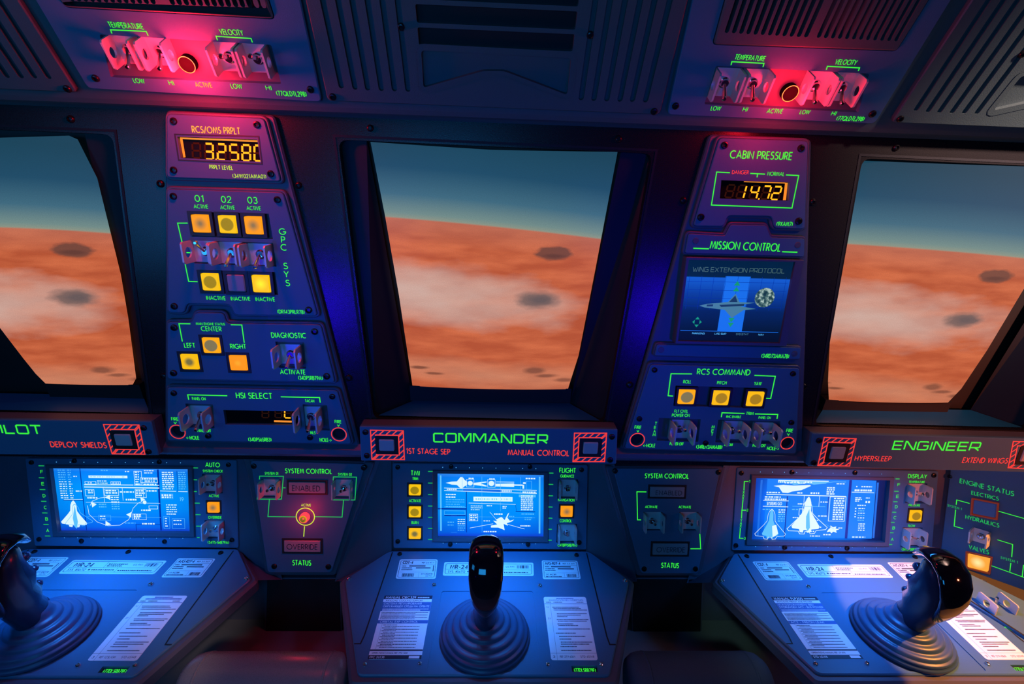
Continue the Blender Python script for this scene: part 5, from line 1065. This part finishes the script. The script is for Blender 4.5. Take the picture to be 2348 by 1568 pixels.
def pl_mr(g):
    frame_line(g, .12, .022, .007); g.text('MR-24', .075, .265, .37, .26, INK, wt=.2); g.text('SYS. #56712', .055, .24, .72, .14, INK); g.rec(.265, .66, .285, .76, INK, .0002)
    g.line([(.03, .55), (.97, .56)], .003, INK); g.line([(.40, .12), (.40, .55)], .003, INK); g.line([(.56, .56), (.56, .88)], .003, INK)
    g.dashes(.42, .62, .30, .08, INK); g.dashes(.42, .58, .43, .07, INK); g.text('U.S. PAT.', .69, .79, .33, .10, INK); bars(g, .815, .945, .22, .46); g.dashes(.30, .54, .72, .08, INK); g.dashes(.58, .94, .76, .07, INK)
def pl_ag(g):
    frame_line(g, .06, .04); g.text('A/G R27-4', .09, .50, .17, .13, INK, wt=.2); g.text('REF 3.4 44T', .58, .90, .18, .06, INK); g.line([(.05, .27), (.95, .28)], .005, INK)
    g.dashes(.08, .20, .36, .05, INK); g.rec(.24, .33, .78, .385, INK, .0002); g.dashes(.08, .34, .46, .05, INK); g.rec(.42, .44, .86, .49, INK, .0002); g.dashes(.08, .36, .55, .05, INK); g.line([(.04, .68), (.95, .68)], .004, INK)
    g.line([(.58, .70), (.58, .93)], .004, INK); bars(g, .64, .90, .75, .90); g.text('SYS #42389', .09, .36, .77, .07, INK); g.dashes(.08, .50, .88, .05, INK)
def pl_manual(t1, sub, l2, band, bandw, foot):
    def d(g):
        g.rec(0, 0, 1, .065, INK, .0001); g.text(t1, .04, .66, .035, .036, PAPER, wt=.2); g.dashes(.70, .94, .037, .018, PAPER)
        g.text(sub, .06, .82, .092, .022, INK, wt=.2); g.rec(0, .115, 1, .225, PBLUE, .0001)
        for i, l in enumerate(l2): g.text(l, .03, .80 if i == 0 else .97, .145+i*.045, .028, PAPER, wt=.15)
        g.rec(0, .225, 1, .27, PBLUE, .0001); g.dashes(.03, .97, .238, .012, PAPER, 1); g.dashes(.03, .80, .258, .012, PAPER, 2)
        for i in range(6): g.dashes(.03, .97 if i % 2 == 0 else .72, .295+i*.021, .011, INK, i)
        g.rec(0, .42, 1, .475, PBLUE, .0001); g.text(band, .05, bandw, .448, .028, PAPER, wt=.16)
        for i in range(16):
            s_ = i % 2 == 0; g.dashes(.12 if s_ else .16, (.40 if s_ else .85), .50+i*.0225, .011, INK, i)
        g.line([(.10, .475), (.10, .86)], .003, INK); g.rec(0, .865, 1, .885, INK, .0001); g.text(foot[0], .05, .72, .915, .018, INK, wt=.2)
        g.rec(0, .945, 1, 1, INK, .0001); g.text(foot[1], .03, .30, .973, .026, PAPER); g.rec(.76, .955, .96, .99, PAPER, .0002)
    return d
def pl_steps(head, ref, std):
    def d(g):
        g.rec(0, .0, 1, .115, PBLUE, .0001) if False else None
        g.dashes(.30, .70, .03, .018, PBLUE); g.text(head, .12, .92, .06, .026, PBLUE, wt=.15) if head else g.dashes(.12, .92, .06, .02, PBLUE)
        g.dashes(.05, .16, .098, .014, INK); g.dashes(.22, .42, .098, .014, INK); g.dashes(.76, .92, .098, .014, INK)
        g.line([(0, .125), (1, .125)], .012, PBLUE); g.line([(.135, .125), (.135, 1)], .004, INK); g.line([(0, .905), (1, .905)], .005, INK)
        g.text('1/', .045, .095, .185, .022, INK); g.text('2/', .045, .105, .375, .022, INK)
        for i, (x0, x1) in enumerate(((.18, .80), (.20, .84), (.20, .97), (.26, .95), (.26, .80), (.26, .50), (.24, .96), (.26, .92), (.24, .60), (.26, .70), (.24, .96), (.18, .62), (.24, .82), (.24, .50), (.26, .95), (.26, .88), (.24, .60), (.24, .90))):
            g.dashes(x0, x1, (.185, .21, .235, .295, .32, .345, .395, .42, .465, .49, .545, .61, .66, .70, .745, .775, .81, .865)[i], .013, INK, i)
        g.text('3', .05, .09, .953, .026, INK); g.text(ref, .20, .52, .953, .026, INK, wt=.13); g.text(std, .64, .93, .953, .026, INK, wt=.13)
    return d
BOOTC = DESK.uv(1112, 1455)
def console(k, label, left, right):
    dx = k*D; t = Thing('console_desk', label, 'console', DESK, uv=(dx, -.13)); sh = lambda pts: [(u+dx, v) for u, v in DESK.pp(pts)]
    out = sh([(892, 1263), (1350, 1263), (1443, 1330), (1398, 1549), (820, 1548), (791, 1328)])
    seam = [sh([(900, 1266), (829, 1476), (812, 1476)]), sh([(1345, 1268), (1396, 1478), (1412, 1478)])]
    well = sh([(1013, 1355), (1222, 1355), (1240, 1541), (978, 1541)])
    tag = sh([(1310, 1526), (1369, 1526), (1371, 1540), (1312, 1540)])
    t.part('desk_top', MB().prism(rnd(out, .008), -.006, 0, holes=[rnd(well, .005), tag], bev=.0016), DESKP)
    t.part('stick_plate', MB().prism(inset(rnd(well, .005), -.0004), -.0075, -.0012), DESKP)
    base = sh([(886, 1261), (1354, 1261), (1456, 1328), (1418, 1565), (800, 1565), (778, 1326)])
    t.part('housing', MB().prism(rnd(base, .008), -.024, -.004, bev=.004), SHELL)
    mb = MB()
    for s_ in seam: mb.line([s_[0], tuple(Vector(s_[0]).lerp(Vector(s_[1]), .93)), tuple(Vector(s_[1]).lerp(Vector(s_[2]), .14)), s_[2]], .0022, .0004)
    t.part('seam', mb, BLACK, flip=False)
    u, v = sh([(1340, 1533)])[0]
    t.part('tag_recess', MB().prism(inset(tag, -.0004), -.0075, -.004), BLACK)
    for p in ((916.5, 1270.7), (1322, 1273), (996, 1342), (1238, 1343.7), (837, 1524), (962.7, 1523), (1255.8, 1524.7), (1378.7, 1524.7), (801, 1328), (1433, 1331), (1120, 1271)):
        u, v = sh([p])[0]; R = 5.5*DESK.sc(*p)
        t.part('screw', MB().lathe((u, v), [(R, -.001), (R, .0012), (R*.8, .0026), (R*.55, .003), (R*.48, .0012), (.0002, .0012)], 14), CHROME if p[1] > 1290 else SCREW, smooth=True)
    mb = t.ink(GREEN); text_uv(mb, '(77DLSRB79F)', sh([(1317, 1532.5)])[0], sh([(1366, 1533)])[0], .0052, h=-.0030)
    placard(t, sh([(917, 1283), (1004, 1283), (999, 1327), (907, 1327)]), pl_cdt, 'small placard printed CDT-4')
    placard(t, sh([(1019, 1289), (1223, 1290.5), (1224, 1321), (1015, 1320)]), pl_mr, 'wide placard printed MR-24')
    placard(t, sh([(1242, 1285), (1324, 1286), (1332, 1328), (1245, 1328)]), pl_ag, 'small placard printed A/G R27-4')
    placard(t, sh([(882, 1366), (992, 1366), (965.7, 1512), (843, 1512)]), left, 'tall instruction placard on the left with dark header')
    placard(t, sh([(1246, 1369), (1343, 1369), (1371, 1514), (1264, 1514)]), right, 'tall instruction placard on the right')
    t.done()
console(0, 'blue-lit console desk of the commander in the middle with printed placards', pl_manual('MANUAL OEC329', 'PAYLOAD COOLING SUPPORT', ('СИСТЕМА РЕГУЛИРОВАНИЯ', 'ОКРУЖАЮЩЕЙ СРЕДЫ НА ОРБИТЕ'), 'ORBITAL EXP CONTROL', .80, ('OPERATIONS MANUAL REF. FPC-1600', 'FPC 26538')), pl_steps('SAAMSYSTEMEN VOERTUIG', 'REF 27.9-63LM', 'STD 65148'))
console(-1, 'blue-lit console desk of the pilot at lower left, cut by the photo edge', pl_manual('MANUAL', 'SUPPORT', ('СИСТЕМА', 'СИСТЕМА НА ОРБИТЕ'), 'CONTROL', .5, ('OPERATIONS MANUAL', 'FPC')), pl_steps(None, 'REF 1.2.5L/GM', 'STD 65148'))
console(1, 'console desk of the engineer at lower right, half in amber light', pl_manual('MANUAL FLP205', 'PAYLOAD FREON AND POWER', ('MASSNAHMEN BEI', 'STORUNGEN AC1 - BUS POWER'), 'AC2 - FREON LEAK', .75, ('OPERATIONS MANUAL REF. LP-205', 'STD 65148')), pl_steps(None, 'REF 27.9-63LM', 'STD 65148'))

# ------------------------------------------------------------------ control sticks
def stick(k, label, K):
    t = Thing('control_stick', label, 'joystick', DESK, uv=(BOOTC[0]+k*D, BOOTC[1]), group='control sticks on the three consoles'); t.a = (0, 0)
    R = .0685; prof = [(R, 0), (R+.0012, .003), (R, .006), (R-.003, .007), (R-.002, .009), (R-.004, .0115)]
    h = .0115
    for r in (.0560, .0455, .0345, .0245):
        prof += [(r+.0058, h+.0002), (r+.0050, h+.0012), (r+.0042, h+.0042), (r+.0022, h+.0060), (r-.001, h+.0066)]; h += .0062
    prof += [(.0215, h+.002), (.0195, h+.006), (.018, h+.012)]
    t.part('rubber_boot', MB().lathe((0, 0), prof, 48), RUBBER, smooth='all')
    # grip: loft of ellipses; front is towards the screens (+v), back towards the seat
    Q = 1.0
    secs = [(.020, -.022, .019, .0185), (.036, -.027, .015, .0172), (.046, -.031, .0185, .0165), (.058, -.036, .0120, .0165), (.072, -.042, .0165, .0165), (.086, -.046, .0100, .0165), (.100, -.049, .0150, .0165), (.112, -.050, .0080, .0168), (.126, -.049, .0050, .0168), (.142, -.045, .0030, .0160), (.154, -.038, .0020, .0145), (.162, -.028, -.004, .0100)]
    pts = [(0, (a+b)/2*Q, hh*K) for hh, a, b, w in secs]; rad = [(w, (b-a)/2*Q) for hh, a, b, w in secs]
    grip = t.part('grip', MB().tube(pts, rad, 20, side=(1, 0, 0)), GRIP, smooth='all', label='matt dark grip with finger ridges')
    back = [(.014, .150, .010, .004), (.004, .162, .0165, .007), (-.012, .170, .0215, .0085), (-.029, .170, .0235, .0090), (-.044, .161, .0240, .0090), (-.0530, .145, .0235, .0088), (-.0570, .126, .0215, .0084), (-.0550, .108, .0182, .0080), (-.0490, .092, .0135, .0070), (-.0425, .079, .0080, .0055), (-.039, .071, .0035, .0035)]
    n = []; r = []
    for v, hh, a, b in back: n.append((0, v*Q, hh*K)); r.append((a, b))
    t.part('palm_shell', MB().tube(n, r, 20, side=(1, 0, 0)), SHINY, smooth='all', label='glossy black curved palm shell')
    for (v, hh, rr, sq, nm) in ((.0065, .128, .0088, (.9, 1, .8), 'thumb_button'), (.0150, .102, .0060, (1, 1, .8), 'trigger'), (.0155, .076, .0055, (1, 1, 1), 'trigger'), (.0160, .044, .0075, (1, .7, 1), 'trigger')):
        t.part(nm, MB().ball((0, v*Q, hh*K), rr, 14, sq), GRIP, grip, smooth='all')
    return t
stick(0, 'dark control stick with glossy head standing before the middle screen', 1.07)
stick(-1, 'dark control stick on the pilot desk, cut by the left photo edge', 1.05)
stick(1, 'dark control stick on the engineer desk with amber glints on its back', .98)

# ------------------------------------------------------------------ ledge at the far right
t = Thing('side_console', 'narrow side console with guarded toggle at the lower right edge', 'console', DESK, uv=(.90, -.12))
t.part('top_plate', MB().prism([(.835, -.050), (.872, -.030), (.955, -.165), (.98, -.23), (.866, -.235), (.826, -.119)], -.0002+.0006, .0046, bev=.0012), PLATE)
t.part('edge_strip', MB().line([(.832, -.055), (.829, -.119), (.866, -.232)], .003, .0050), BLACK, flip=False)
pl0 = t.pl; t.pl = DESK.off(.004)
switch(t, (2283, 1392), 46, 44, .022, 10, .016, base=.0002)
mb = t.ink(GREEN); t.text('MECHANICAL', (2306, 1432), (2390, 1468), 10); t.text('HYDRO', (2228, 1366), (2250, 1372), 8)
u, v = t.pl.uv(2238, 1341)
t.part('amber_button', MB().prism(rect(u, v, .014, .012), 0, .003, bev=.001), cap_mat('pale'), uvrect=(u-.007, v-.006, u+.007, v+.006), label='lit amber push button')
t.pl = pl0; t.done()

# ------------------------------------------------------------------ knee space between the consoles
def knee_box(px, label):
    t = Thing('storage_box', label, 'box', LOW.off(.02), px[3]); p = t.pl.pp(px)
    t.part('body', MB().prism(rnd(p, .003), -.05, 0, bev=.001), mat('dark_gloss_box', (.012, .014, .016), .2))
    t.part('edge_trim', MB().prism(inset(rnd(p, .003), -.0022), -.01, -.0012, holes=[inset(rnd(p, .003), .0002)]), SHELL)
knee_box([(612, 1328), (778, 1328), (782, 1492), (608, 1492)], 'dark glossy box below the left SYSTEM CONTROL panel')
knee_box([(1452, 1328), (1611, 1328), (1606, 1459), (1452, 1459)], 'dark glossy box below the right SYSTEM CONTROL panel')
def bolster(x0, x1, m, label, ribs):
    a = at_y(x0, 1520, .655); b = at_y(x1, 1520, .655); top = at_y((x0+x1)/2, 1492, .655).z; r = .045; z = .666; y = .675
    t = Thing('padded_bolster', label, 'bolster', Plane((0, 0, 0), 90), uv=(0, 0)); t.a = (0, 0); L = b.x-a.x
    t.e.matrix_world = Matrix.Translation((a.x, y, z))
    prof = [(0, r*.55), (.003, r*.8), (.012, r*.95), (.022, r)]+[(x, r) for x in frange(.03, L-.03, 24)]+[(L-.022, r), (L-.012, r*.95), (L-.003, r*.8), (L, r*.55)]
    t.part('cover', MB().tube([(x, 0, 0) for x, q in prof], [q for x, q in prof], 28, side=(0, 1, 0)), m, smooth='all')
    for s_ in (.05, L-.05): t.part('mount', MB().tube([(s_, .01, -r*.8), (s_, .012, -.105)], [.009, .009], 12), SHELL, smooth='all')
    for s_ in (.028, L-.028): t.part('seam', MB().tube([(s_-.002, 0, 0), (s_-.001, 0, 0), (s_+.001, 0, 0), (s_+.002, 0, 0)], [r*1.0, r*1.018, r*1.018, r*1.0], 28, side=(0, 1, 0)), m, smooth='all')
bolster(400, 788, PADG, 'grey padded bolster between the pilot and commander desks', False)
bolster(1450, 1780, PAD, 'black fabric bolster between the commander and engineer desks', True)
